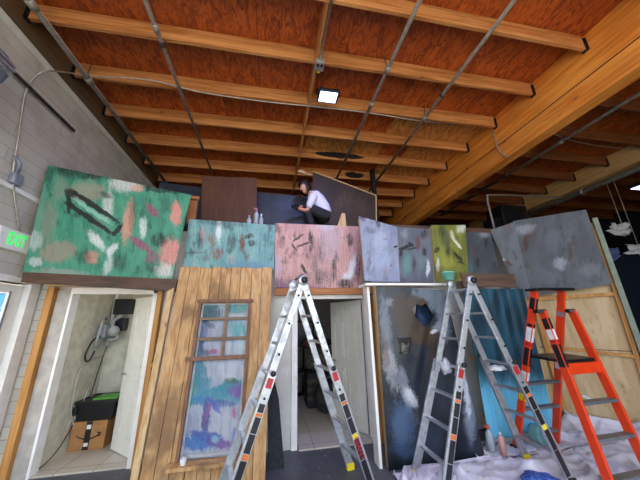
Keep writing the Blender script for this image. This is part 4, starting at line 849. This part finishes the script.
B = MB(); a_ = P(372, 167, 5.6); b_ = P(372, 215, 5.6); B.bar((a_.x, 5.6, 3.1), (a_.x, 5.6, a_.z), .09, .09, (0, 1, 0)); tag(B.build('dark_post', 'dark_wall'), 'short black post rising behind the slanted brown sheet', 'post')
B = MB(); a_ = P(194, 199, 4.1); B.bar((a_.x+.0, 4.1, 3.07), (a_.x, 4.1, a_.z), .12, .05, (0, 1, 0)); B.bar((a_.x-.08, 4.05, a_.z), (a_.x+.09, 4.05, a_.z-.01), .05, .05)
tag(B.build('orange_post', 'header_wood'), 'short orange wooden post between the green panel and the brown sheet', 'post')
B = MB(); a_ = P(343, 222, 4.3); B.poly([P(336, 230.5, 4.3), P(342, 213, 4.3), P(345, 213.5, 4.3), P(347, 230.5, 4.3)], (0, .03, 0)); tag(B.build('wood_wedge', 'pale_wood'), 'tan pointed wood scrap standing on the deck right of the person', 'wood scrap')
def bottle(px, py, Y, z0, hh, rr, mat, capm, label, cat='bottle', name='spray_bottle', group=None, trig=True):
    x = P(px, py, Y).x; r_ = thing(name, label, cat, (x, Y, z0), group)
    B = MB(); B.lathe([(.0, 0), (rr, 0), (rr, hh*.62), (rr*.85, hh*.72), (rr*.35, hh*.8), (rr*.35, hh*.86)], (x, Y, z0), 14); B.build('bottle_body', mat, r_)
    B = MB(); B.lathe([(.0, 0), (rr*.42, 0), (rr*.42, hh*.14), (rr*.2, hh*.16)], (x, Y, z0+hh*.84), 12)
    if trig: B.box(x-rr*1.1, x+rr*.3, Y-.01, Y+.01, z0+hh*.93, z0+hh)
    B.build('cap', capm, r_)
bottle(249, 222, 4.25, 3.075, .24, .036, 'bottle', 'bottle', 'clear bottle on the deck edge, left of the three', trig=False)
bottle(256, 222, 4.22, 3.075, .36, .040, 'bottle', 'bottle_pink', 'tall spray bottle with pink top on the deck edge, middle of the three')
bottle(261, 222, 4.26, 3.075, .28, .036, 'bottle', 'nozzle', 'short clear bottle on the deck edge, right of the three', trig=False)
# black equipment + bent conduit over the right wall
r = thing('black_equipment', 'black boxy equipment on the deck behind the grey panels under the dark ceiling', 'equipment', (4.9, 4.9, 3.07))
a_ = P(500, 204, 5.2); b_ = P(528, 225, 5.2)
B = MB(); B.box(a_.x, b_.x+.1, 5.2, 5.7, 3.07, a_.z); B.build('case', 'black_plastic', r, .03)
B = MB(); B.box(a_.x-.25, a_.x-.02, 5.25, 5.6, 3.07, a_.z-.35); B.build('side_case', 'black_plastic', r, .03)
B = MB(); B.lathe([(0, 0), (.1, 0), (.12, .02), (.1, .04), (.05, .03), (0, .03)], (a_.x+.25, 5.19, a_.z-.3), 18, (0, -1, 0)); B.build('speaker_cone', 'dark_metal', r)
B = MB(); B.box(4.2, 6.6, 4.7, 6.4, 2.96, 3.07); tag(B.build('raised_deck', 'dark_plank'), 'dark timber deck section behind the grey panels on the right', 'deck')
a_ = P(487.5, 236, 4.6); c_ = P(487.5, 199, 4.6); d_ = P(494, 195, 4.6); e_ = P(545, 197, 4.9)
B = MB(); B.tube(smooth([Vector((c_.x, 4.6, 3.072)), Vector((c_.x, 4.6, 3.6)), c_, d_, e_, e_+Vector((.5, 0, .02))], 6), .02, 8)
tag(B.build('bent_conduit', 'pipe_metal'), 'thin grey conduit rising behind the small grey panel and bending right', 'conduit')

# hanging white paper things at the right
def folded(name, c, s_, seed, mat, label, hang=None):
    r_ = thing(name, label, 'paper', (c.x, c.y, c.z-s_*.5))
    B = MB(); g = 7; random.seed(seed); V = [[None]*g for _ in range(g)]
    for i in range(g):
        for j in range(g):
            u, v = i/(g-1)-.5, j/(g-1)-.5
            V[i][j] = B.bm.verts.new(c+Vector((u*s_*1.5+v*.3*s_, (.35*abs(u)+noise.noise(Vector((u*4, v*4, seed)))*.5)*s_, (v*(.9-.5*abs(u))+abs(u)*.35+noise.noise(Vector((u*5, v*5, seed+3)))*.25)*s_)))
    for i in range(g-1):
        for j in range(g-1): B.bm.faces.new((V[i][j], V[i+1][j], V[i+1][j+1], V[i][j+1]))
    o_ = B.build('folded_sheet', mat, r_); o_.modifiers.new('t', 'SOLIDIFY').thickness = .012
    if hang:
        B = MB(); B.tube([c+Vector((0, 0, .02)), hang], .006, 5); B.build('cord', 'wire_white', r_)
c1 = PX(624, 230, 8.0); folded('hanging_paper', c1, .36, 2, 'paper', 'larger white crumpled paper hanging by a cord, right of the grey panels', Vector((c1.x, c1.y, 4.66)))
c2 = PX(640, 250, 7.98); folded('hanging_paper', c2, .32, 5, 'paper', 'lower white folded paper hanging by a cord at the right edge', Vector((c2.x, c2.y, 4.66)))
c3 = P(613, 254, 6.2); folded('pinned_paper', c3, .42, 9, 'blue_paper', 'dim blue-grey sheet below the hanging papers in the dark area')
B = MB(); B.bar(P(600, 243, 6.4), P(645, 246, 6.4), .06, .06); tag(B.build('dark_rail', 'dark_metal'), 'dark horizontal rail behind the hanging papers', 'rail')
B = MB(); q = P(613, 254, 6.35); B.box(q.x-.4, q.x+3.2, 6.42, 6.5, 0, 3.4); tag(B.build('dark_partition', plain('navy_wall', '2a3648', .8)), 'dark navy partition in the shade at the far right edge', 'partition')

# ------------------------------------------------------------------ ladders
def lerp(a_, b_, t_): return a_+(b_-a_)*t_
def ladder(label, P_, rungs=7):
    x, y, h, al, s1, s2, wt_, wb_ = P_
    u = Vector((-math.sin(al), math.cos(al), 0)); v = Vector((math.cos(al), math.sin(al), 0)); c = Vector((x, y, 0)); up = Vector((0, 0, h))
    r_ = thing('folding_ladder', label, 'ladder', (x, y, 0), 'aluminium folding ladders')
    for sg, sp in ((-1, s1), (1, s2)):
        feet = []
        for k in (-1, 1):
            top = c+u*k*wt_+up; bot = c+u*k*wb_+v*sg*sp
            mid = lerp(bot, top, .52)
            # lower outer rail, upper inner rail (telescoping)
            B = MB(); B.bar(bot+Vector((0, 0, .03)), lerp(bot, top, .56), .028, .085, u.cross(top-bot)); lo = B.build('outer_rail', 'alu', r_, .004)
            t2 = lerp(bot, top, .50)-u*k*.03; B = MB(); B.bar(t2, top-u*k*.012, .024, .07, u.cross(top-bot)); B.build('inner_rail', 'alu', r_, .004)
            feet.append((bot, top))
            # stickers on the face looking out
            d_ = (top-bot); out = u*k*.0155
            if k == -1:
                for (t0, t1, mt) in ((.04, .15, 'tape_black'), (.153, .24, 'tape_black'), (.243, .262, 'orange_sticker' if sg < 0 else 'yellow_rubber'), (.265, .33, 'tape_black'), (.333, .39, 'tape_black'), (.393, .405, 'orange_sticker'), (.408, .44, 'tape_black'), (.50, .54, 'red_sticker')):
                    B = MB(); B.bar(lerp(bot, top, t0)+out, lerp(bot, top, t1)+out, .002, .055, u.cross(top-bot)); B.build('sticker', mt, lo)
                # bolts
                for t0 in (.46, .64, .78, .92):
                    B = MB(); B.lathe([(0, 0), (.012, 0), (.010, .008), (0, .01)], lerp(bot, top, t0)+u*k*.015, 10, u*k); B.build('bolt', 'dark_metal', lo)
            B = MB(); B.bar(bot, bot+Vector((0, 0, .07)), .06, .09, v); B.build('foot', 'yellow_rubber' if k == 1 else 'black_plastic', r_, .012)
            # lock knob where the sections overlap
            pl = lerp(bot, top, .56)+u*k*.03
            B = MB(); B.lathe([(0, 0), (.022, 0), (.026, .012), (.02, .03), (0, .032)], pl, 14, u*k); B.build('lock_knob', 'black_plastic', r_)
        for i in range(1, rungs+1):
            t0 = i/(rungs+.35); a_ = lerp(feet[0][0], feet[0][1], t0); b_ = lerp(feet[1][0], feet[1][1], t0)
            B = MB(); dd = (b_-a_).normalized()
            B.bar(a_, b_, .048, .026, (0, 0, 1)); B.build('rung', 'alu', r_, .004)
    for k in (-1, 1):
        B = MB(); B.lathe([(0, -.022), (.05, -.022), (.058, -.012), (.058, .012), (.05, .022), (0, .022)], c+u*k*(wt_-.005)+up, 20, u*k); B.build('hinge', 'alu', r_)
        B = MB(); B.lathe([(0, 0), (.03, 0), (.036, .01), (.03, .03), (.012, .034), (0, .034)], c+u*k*(wt_+.02)+up, 14, u*k); B.build('hinge_knob', 'black_plastic', r_)
    return r_, c, u, v, up
l1 = ladder('aluminium folding ladder standing in front of the central doorway', (.308, 3.11, 2.039, .184, .718, .689, .215, .25))
# word on the sticker of the right rail
x, y, h = .308, 3.11, 2.039; r_, c, u, v, up = l1
bot = c-u*.25+v*.689; top = c-u*.215+up
zax = -u; xax = (bot-top).normalized(); yax = zax.cross(xax).normalized()
pc = lerp(bot, top, .20)-u*.018
mw = Matrix.Translation(pc) @ Matrix((xax, yax, zax)).transposed().to_4x4()
text_mesh('lettering', 'GIANT', .07, 'red_sticker', mw, [o_ for o_ in r_.children if o_.name.startswith('outer_rail')][2])
l2 = ladder('aluminium folding ladder holding a mint tub, standing on the cloth before the dark panel', (2.331, 2.958, 2.026, .003, .755, .652, .19, .245))
r_, c, u, v, up = l2
q = c+u*.19+up
r = thing('mint_tub', 'mint green plastic tub on top of the folding ladder before the dark panel', 'tub', q+Vector((0, 0, .05)))
B = MB(); B.lathe([(0, 0), (.062, 0), (.08, .09), (.083, .09), (.083, .105), (.074, .105), (.06, .012), (0, .012)], q+Vector((-.02, 0, .06)), 22); B.build('tub_body', 'mint', r)
# rags on a rung of ladder 2
p_ = P(445, 366, 2.93)
blobthing('plastic_bag', 'crumpled pale bag resting on a left rung of the ladder with the mint tub', 'bag', p_, .065, (1, .8, 1.2), plain('bag_white', 'b8bcc4', .3), .45, 3)
p_ = P(497, 368, 2.95)
blobthing('white_rag', 'white rag over a right rung of the ladder with the mint tub', 'rag', p_, .085, (1.2, .9, .35), 'paper', .45, 6)

# orange ladder
r = thing('step_ladder', 'orange ladder with black top and platform standing before the pale plywood', 'ladder', (3.43, 2.95, 0))
LA, RA = Vector((3.215, 2.80, 1.90)), Vector((3.645, 2.82, 1.90)); LL, RL = Vector((3.09, 3.455, 0)), Vector((3.725, 3.48, 0))
LB, RB = Vector((3.205, 2.76, 1.66)), Vector((3.655, 2.775, 1.66)); LF, RF = Vector((3.165, 2.485, 0)), Vector((3.715, 2.51, 0))
uo = (RA-LA).normalized()
def rail(a_, b_, nm='rail', w_=.034, d_=.085, mat='orange_rail'):
    B = MB(); B.bar(a_, b_, w_, d_, uo.cross(a_-b_)); o_ = B.build(nm, mat, r, .004); return o_
ra = rail(LL, LA); rb = rail(RL, RA); rc = rail(LF, LB); rd = rail(RF, RB)
def stick(a_, b_, t0, t1, mt, rr):
    B = MB(); fd = uo.cross(b_-a_).normalized(); fd = fd if fd.y < 0 else -fd
    nn = fd*.044; B.bar(lerp(a_, b_, t0)+nn, lerp(a_, b_, t1)+nn, .028, .002, fd)
    nn = -uo*.018; B.bar(lerp(a_, b_, t0)+nn, lerp(a_, b_, t1)+nn, .002, .06, fd); B.build('sticker', MATS[mt], rr)
for (t0, t1, mt) in ((.04, .11, 'tape_black'), (.20, .22, 'tape_black'), (.225, .31, 'white_sticker'), (.315, .34, 'red_sticker'), (.35, .46, 'tape_black'), (.50, .55, 'white_sticker'), (.60, .68, 'yellow_rubber')): stick(LA, LL, t0, t1, mt, ra)
for (t0, t1, mt) in ((.05, .12, 'tape_black'), (.125, .19, 'white_sticker'), (.195, .21, 'red_sticker'), (.22, .36, 'tape_black')): stick(LB, LF, t0, t1, mt, rc)
for (t0, t1, mt) in ((.13, .16, 'grey_device'), (.42, .50, 'white_sticker')): stick(RA, RL, t0, t1, mt, rb)
B = MB(); B.bar(LA-uo*.06+Vector((0, 0, .02)), RA+uo*.12+Vector((0, 0, .02)), .16, .032); B.build('top_cap', 'black_plastic', r, .008)
B = MB(); B.bar(LB-uo*.07+Vector((0, .03, 0)), LB+uo*.03+Vector((0, .0, 0)), .09, .045); B.build('bracket', 'black_plastic', r, .006)
B = MB(); B.bar(RB-uo*.03+Vector((0, .03, 0)), RB+uo*.03+Vector((0, .0, 0)), .09, .045); B.build('bracket', 'black_plastic', r, .006)
plain('tread_grey', '85878c', .45, .6)
def tread(a0, a1, b0, b1, z, w_=.085, h_=.03, nm='tread', mat='tread_grey'):
    p0 = lerp(a0, a1, (a0.z-z)/a0.z); p1 = lerp(b0, b1, (b0.z-z)/b0.z)
    B = MB(); B.bar(p0, p1, w_, h_); B.build(nm, mat, r, .003); return p0, p1
for z in (.187, .492, .797): tread(LA, LL, RA, RL, z)
for z in (.118, .423, .728): tread(LB, LF, RB, RF, z)
p0, p1 = tread(LB, LF, RB, RF, 1.045, .05, .11, 'cross_bar', 'orange_rail')
p2 = lerp(LA, LL, (1.9-1.12)/1.9); p3 = lerp(RA, RL, (1.9-1.12)/1.9); uz = Vector((0, 0, 1))
B = MB(); B.hull8([p0+uz*.06, p1+uz*.06, p3, p2, p0+uz*.09, p1+uz*.09, p3+uz*.03, p2+uz*.03]); B.build('platform', 'black_plastic', r)
for p_ in (LL, RL, LF, RF):
    B = MB(); B.bar(p_, p_+Vector((0, 0, .06)), .07, .1); B.build('foot', 'black_plastic', r, .01)

# ------------------------------------------------------------------ drop cloth
B = MB(); nx_, ny_ = 110, 90
def ch(x, y):
    n1 = noise.noise(Vector((x*1.3, y*1.3, 0))); ang = .6*n1
    w_ = (x*math.cos(.5+ang)+y*math.sin(.5+ang))
    f1 = 1-abs(math.sin(w_*5.5+n1*2)); f2 = 1-abs(noise.noise(Vector((x*3.1+4, y*3.7, 2)))*2)
    z = .012+.10*f1**2.6*(.35+.9*abs(noise.noise(Vector((x*.9, y*.9, 7)))*2))+.04*max(0, f2)**3
    wx = A0.x+(A1.x-A0.x)*((A0.y-y)/(A0.y-A1.y))-.12          # hump up against the plywood
    z += .010*(1-min(1, abs(noise.noise(Vector((x*5+n1*2, y*6, 11))))*4))
    z += .16*max(0, 1-abs(wx-x)/.5)**2 if y > 2.6 else 0
    return z
vg = {}
for i in range(nx_+1):
    for j in range(ny_+1):
        u, v_ = i/nx_, j/ny_; y = 1.6+v_*2.3
        xl = 1.36+.10*noise.noise(Vector((y*3, 0, 1)))+(.9*(2.9-y) if y < 2.9 else 0)*0
        xr = min(5.6, 4.42+(4.1-y)*.82-.10) if y > 2.4 else 5.6
        if y > 3.25: xl = 2.45+.05*noise.noise(Vector((y*5, 2, 1)))
        if y > 3.58: xl = 3.75
        x = xl+(xr-xl)*u
        vg[i, j] = B.bm.verts.new((x, y, ch(x, y)))
for i in range(nx_):
    for j in range(ny_):
        f_ = B.bm.faces.new((vg[i, j], vg[i+1, j], vg[i+1, j+1], vg[i, j+1])); f_.smooth = True
o = B.build('drop_cloth', 'cloth'); o.modifiers.new('t', 'SOLIDIFY').thickness = .006
tag(o, 'rumpled white drop cloth spread over the floor under the ladders on the right', 'cloth')
# bits on the cloth
def zc(x, y): return ch(x, y)
q = PZ(490, 452, .05); bottle(490, 440, q.y, .06, .27, .045, 'bottle', 'can_red', 'clear spray bottle with red trigger on the drop cloth before the blue boards', name='spray_bottle')
q2 = PZ(503, 456, .05)
x = P(503, 450, q2.y).x; r = thing('spray_can', 'pale pink spray can on the drop cloth beside the red-topped bottle', 'can', (x, q2.y, .06))
B = MB(); B.lathe([(0, 0), (.034, 0), (.034, .17), (.026, .19), (.012, .195)], (x, q2.y, .06), 16); B.build('can_body', 'can_pink', r)
B = MB(); B.lathe([(0, 0), (.011, 0), (.011, .03), (0, .03)], (x, q2.y, .255), 10); B.build('nozzle', 'nozzle', r)
q3 = PZ(535, 438, .12); r = thing('masking_roll', 'grey-teal roll lying under the orange ladder', 'roll', (q3.x, q3.y, .06))
B = MB(); B.lathe([(.035, 0), (.11, 0), (.115, .02), (.115, .10), (.11, .12), (.035, .12), (.035, .0)], (q3.x-.02, q3.y, .17), 22, (.35, -1, .1)); B.build('roll_body', 'teal_roll', r)
q4 = PZ(541, 483, .05); r = tag(MB().ico((q4.x, q4.y, .08), .11, 3, (1.4, 1, .35), .5, 2).build('blue_net', plain('blue_net_m', '3f62b4', .6, sc=40, var=.6)), 'bright blue crumpled mesh scrap on the drop cloth at the bottom edge', 'scrap')
def scrap(px, py, s_, off, label, k):
    c_ = PP(px, py, A0-an*off, an); pts_ = []
    random.seed(k)
    for i in range(9):
        a_ = 2*PI*i/9; rr = s_*random.uniform(.5, 1.15); pts_.append(c_+ad*math.cos(a_)*rr*1.4+Vector((0, 0, math.sin(a_)*rr*.7-math.cos(a_)*rr*.4)))
    B = MB(); B.poly(pts_, an*.006); tag(B.build('paper_scrap', 'paper'), label, 'paper scrap')
scrap(598, 426, .11, .02, 'larger white torn paper scrap on the lower plywood', 4)
scrap(587, 398, .04, .02, 'small white torn paper scrap on the plywood beside the orange ladder', 5)

# ------------------------------------------------------------------ person
YP = 4.62
def sk(name, verts, edges, mat, parent=None, sub=2, loc=None, root=0):
    """verts: list of (Vector, rx, ry)"""
    me = bpy.data.meshes.new(name); base = loc
    me.from_pydata([v[0]-base for v in verts], edges, []); o_ = bpy.data.objects.new(name, me); C.objects.link(o_)
    if parent is None: o_.location = base
    else: o_.parent = parent
    md = o_.modifiers.new('skin', 'SKIN'); md.use_smooth_shade = True
    for i, d_ in enumerate(me.skin_vertices[0].data): d_.radius = (verts[i][1], verts[i][2]); d_.use_root = (i == root)
    s_ = o_.modifiers.new('sub', 'SUBSURF'); s_.levels = sub; s_.render_levels = sub
    me.materials.append(MATS[mat]); return o_
def Q(px, py, dy=0): return P(px, py, YP+dy)
base = Vector((Q(320, 222).x, YP, 3.08))
pel = Q(324.5, 216); sp1 = Q(322.5, 209); sp2 = Q(318, 202); ch_ = Q(313.5, 196.5); nk = Q(309.5, 192.5); hd = Q(305.5, 189); 
SV = [(pel, .13, .13), (sp1, .105, .11), (sp2, .10, .12), (ch_, .10, .13), (nk, .055, .055), (hd+Vector((.02, 0, -.02)), .06, .06)]
SE = [(0, 1), (1, 2), (2, 3), (3, 4), (4, 5)]
def add(par, lst):
    k = par
    for v_ in lst: SV.append(v_); SE.append((k, len(SV)-1)); k = len(SV)-1
    return k
LEG = {}
for sg in (-1, 1):
    dy = .12*sg; hip = Q(325, 216.5, dy); kn = Q(305 if sg < 0 else 308, 205, dy*1.25); an_ = Q(313 if sg < 0 else 316, 219.5, dy*1.1); an_.z = max(an_.z, 3.17); an_.z = 3.17; toe = an_+Vector((-.17, 0, -.05))
    LEG[sg] = (hip, kn, an_, toe)
    add(0, [(hip, .10, .10), (lerp(hip, kn, .5), .085, .09), (kn, .062, .062), (lerp(kn, an_, .4), .058, .06), (an_, .04, .04), (toe, .035, .045)])
ARM = {}
for sg in (-1, 1):
    dy = .17*sg; sh = Q(313, 197.5, dy); el = Q(307, 211 if sg < 0 else 208, dy*1.2); wr = Q(297.5, 208 if sg < 0 else 206, dy*.7)
    ARM[sg] = (sh, el, wr)
    palm = wr+(wr-el).normalized()*.05
    k = add(3, [(sh, .06, .06), (lerp(sh, el, .5), .047, .047), (el, .042, .042), (lerp(el, wr, .6), .034, .034), (wr, .027, .027), (palm, .038, .022)])
    d_ = (wr-el).normalized(); sdv = d_.cross(Vector((0, 0, 1))).normalized(); 
    for f_i in range(4):
        o0 = palm+sdv*(.028-.0185*f_i)+d_*.03; ln_ = (.036, .04, .037, .03)[f_i]
        add(k, [(o0, .010, .010), (o0+d_*ln_*.7+Vector((0, 0, -.006)), .009, .009), (o0+d_*ln_*.9+Vector((0, 0, -.03)), .0085, .0085)])
    add(k, [(wr+d_*.02+sdv*.035+Vector((0, 0, .01)), .011, .011), (wr+d_*.055+sdv*.05+Vector((0, 0, -.01)), .0095, .0095)])
body = sk('person', SV, SE, 'skin', None, 1, base)
tag(body, 'dark-haired person in white top and black trousers squatting above the pink panel', 'person')
# head shape
B = MB(); hc = Q(304.5, 188)
fd_ = Vector((-.80, -.42, -.42)).normalized(); upv = (Vector((0, 0, 1))-fd_*fd_.z).normalized(); sd_ = fd_.cross(upv)
def hp(f_, s_, u_): return hc+fd_*f_+sd_*s_+upv*u_
res = bmesh.ops.create_icosphere(B.bm, subdivisions=3, radius=1)
for v_ in res['verts']:
    a_ = v_.co.copy(); f_, s_, u_ = a_.x*.098, a_.y*.077, a_.z*.118
    if u_ < 0: s_ *= 1-.35*(-u_/.118); f_ *= 1-.12*(-u_/.118)
    if f_ > .06: f_ = .06+(f_-.06)*.7
    v_.co = hp(f_, s_, u_)
for f2 in B.bm.faces: f2.smooth = True
head = B.build('head', 'skin', body)
B = MB(); B.tube([hp(.085, 0, .02), hp(.108, 0, -.018), hp(.085, 0, -.025)], [.008, .014, .008], 8); B.build('nose', 'skin', head)
for sg in (-1, 1):
    B = MB(); B.ico(hp(.083, sg*.03, .012), .011, 2); B.build('eye', 'white_cup', head)
    B = MB(); B.ico(hp(.092, sg*.03, .012), .006, 2); B.build('iris', 'hair', head)
    B = MB(); B.ico(hp(-.0, sg*.078, 0), .028, 2, (.6, .4, 1)); B.build('ear', 'skin', head)
B = MB(); B.ico(hp(.08, 0, -.055), .02, 2, (.5, 1, .4)); B.build('mouth', plain('lips', 'a0564e', .5), head)
B = MB(); res = bmesh.ops.create_icosphere(B.bm, subdivisions=4, radius=1)
kill = []
for v_ in res['verts']:
    a_ = v_.co.copy(); f_, s_, u_ = a_.x*.135, a_.y*.118, a_.z*.15
    if a_.x > .42 and a_.z < .40: kill.append(v_)
    if a_.x < .3 and u_ < 0: f_ *= 1.05; u_ *= 1.25
    k = 1+.05*noise.noise(a_*6)
    v_.co = hp(f_*k-.012, s_*k, u_*k+.012)
bmesh.ops.delete(B.bm, geom=kill, context='VERTS')
for f2 in B.bm.faces: f2.smooth = True
o = B.build('hair', 'hair', body); o.modifiers.new('t', 'SOLIDIFY').thickness = .02
# clothes
def garment(name, verts, edges, mat):
    return sk(name, verts, edges, mat, body, 2, base)
B = MB()
spine = [lerp(pel, sp1, .25), sp1, lerp(sp1, sp2, .5), sp2, lerp(sp2, ch_, .5), ch_, lerp(ch_, nk, .35), lerp(ch_, nk, .6), lerp(ch_, nk, .85)]
B.tube(smooth(spine, 3), [x for a_, b_ in zip((.15, .155, .158, .158, .152, .142, .12, .088), (.155, .158, .158, .152, .142, .12, .088, .062)) for x in (a_, a_+(b_-a_)/3, a_+(b_-a_)*2/3)]+[.062], 20)
for sg in (-1, 1):
    sh, el, wr = ARM[sg]; B.tube(smooth([lerp(ch_, sh, .35), sh, lerp(sh, el, .4), lerp(sh, el, .78)], 3), [.085, .085, .084, .082, .078, .075, .07, .066, .062, .06], 14)
B.build('shirt', 'shirt', body)
gv = [(pel, .175, .165), (lerp(pel, sp1, .5), .16, .16)]; ge = [(0, 1)]
for sg in (-1, 1):
    hip, kn, an_, toe = LEG[sg]; n0 = len(gv)
    gv += [(hip, .125, .125), (lerp(hip, kn, .5), .108, .11), (kn, .083, .083), (lerp(kn, an_, .4), .078, .08), (lerp(kn, an_, .92), .06, .06)]
    ge += [(0, n0)]+[(n0+i, n0+i+1) for i in range(4)]
garment('trousers', gv, ge, 'trousers')
for sg in (-1, 1):
    hip, kn, an_, toe = LEG[sg]; heel = an_+Vector((.05, 0, -.045))
    garment('shoe', [(heel, .045, .045), (an_+Vector((-.04, 0, -.04)), .052, .05), (toe, .045, .05), (toe+Vector((-.06, 0, -.005)), .032, .042)], [(0, 1), (1, 2), (2, 3)], 'shoe')
    sh, el, wr = ARM[sg]; d_ = (wr-el).normalized(); sdv = d_.cross(Vector((0, 0, 1))).normalized(); palm = wr+d_*.05
    gv = [(palm, .046, .030), (wr, .036, .036), (wr-d_*.05, .040, .040)]; ge = [(0, 1), (1, 2)]
    for f_i in range(4):
        o0 = palm+sdv*(.028-.0185*f_i)+d_*.03; ln_ = (.036, .04, .037, .03)[f_i]; n0 = len(gv)
        gv += [(o0, .013, .013), (o0+d_*ln_*.7+Vector((0, 0, -.006)), .012, .012), (o0+d_*ln_*.95+Vector((0, 0, -.034)), .011, .011)]; ge += [(0, n0), (n0, n0+1), (n0+1, n0+2)]
    n0 = len(gv); gv += [(wr+d_*.02+sdv*.035+Vector((0, 0, .01)), .014, .014), (wr+d_*.058+sdv*.052+Vector((0, 0, -.01)), .012, .012)]; ge += [(1, n0), (n0, n0+1)]
    garment('glove', gv, ge, 'glove')

# ------------------------------------------------------------------ light
w = bpy.data.worlds.new('sky'); bpy.context.scene.world = w; w.use_nodes = True
bg = w.node_tree.nodes['Background']; bg.inputs[0].default_value = (.78, .88, 1, 1); bg.inputs[1].default_value = 2.4
sn = bpy.data.lights.new('sun', 'SUN'); sn.energy = 10.0; sn.angle = math.radians(1); sn.color = (1, .95, .86)
so = bpy.data.objects.new('sun', sn); C.objects.link(so); so.rotation_euler = Vector((.45, -.35, -1)).to_track_quat('-Z', 'Y').to_euler()
area('closet_fill_light', (-1.9, 4.5, 2.9), .3, 2, (1, .93, .8))  # unseen light added to brighten the closet, no fixture modelled
sc = bpy.context.scene
sc.view_settings.view_transform = 'Standard'; sc.view_settings.look = 'None'; sc.view_settings.gamma = 1; sc.view_settings.use_curve_mapping = False
sc.view_settings.exposure = 0.7
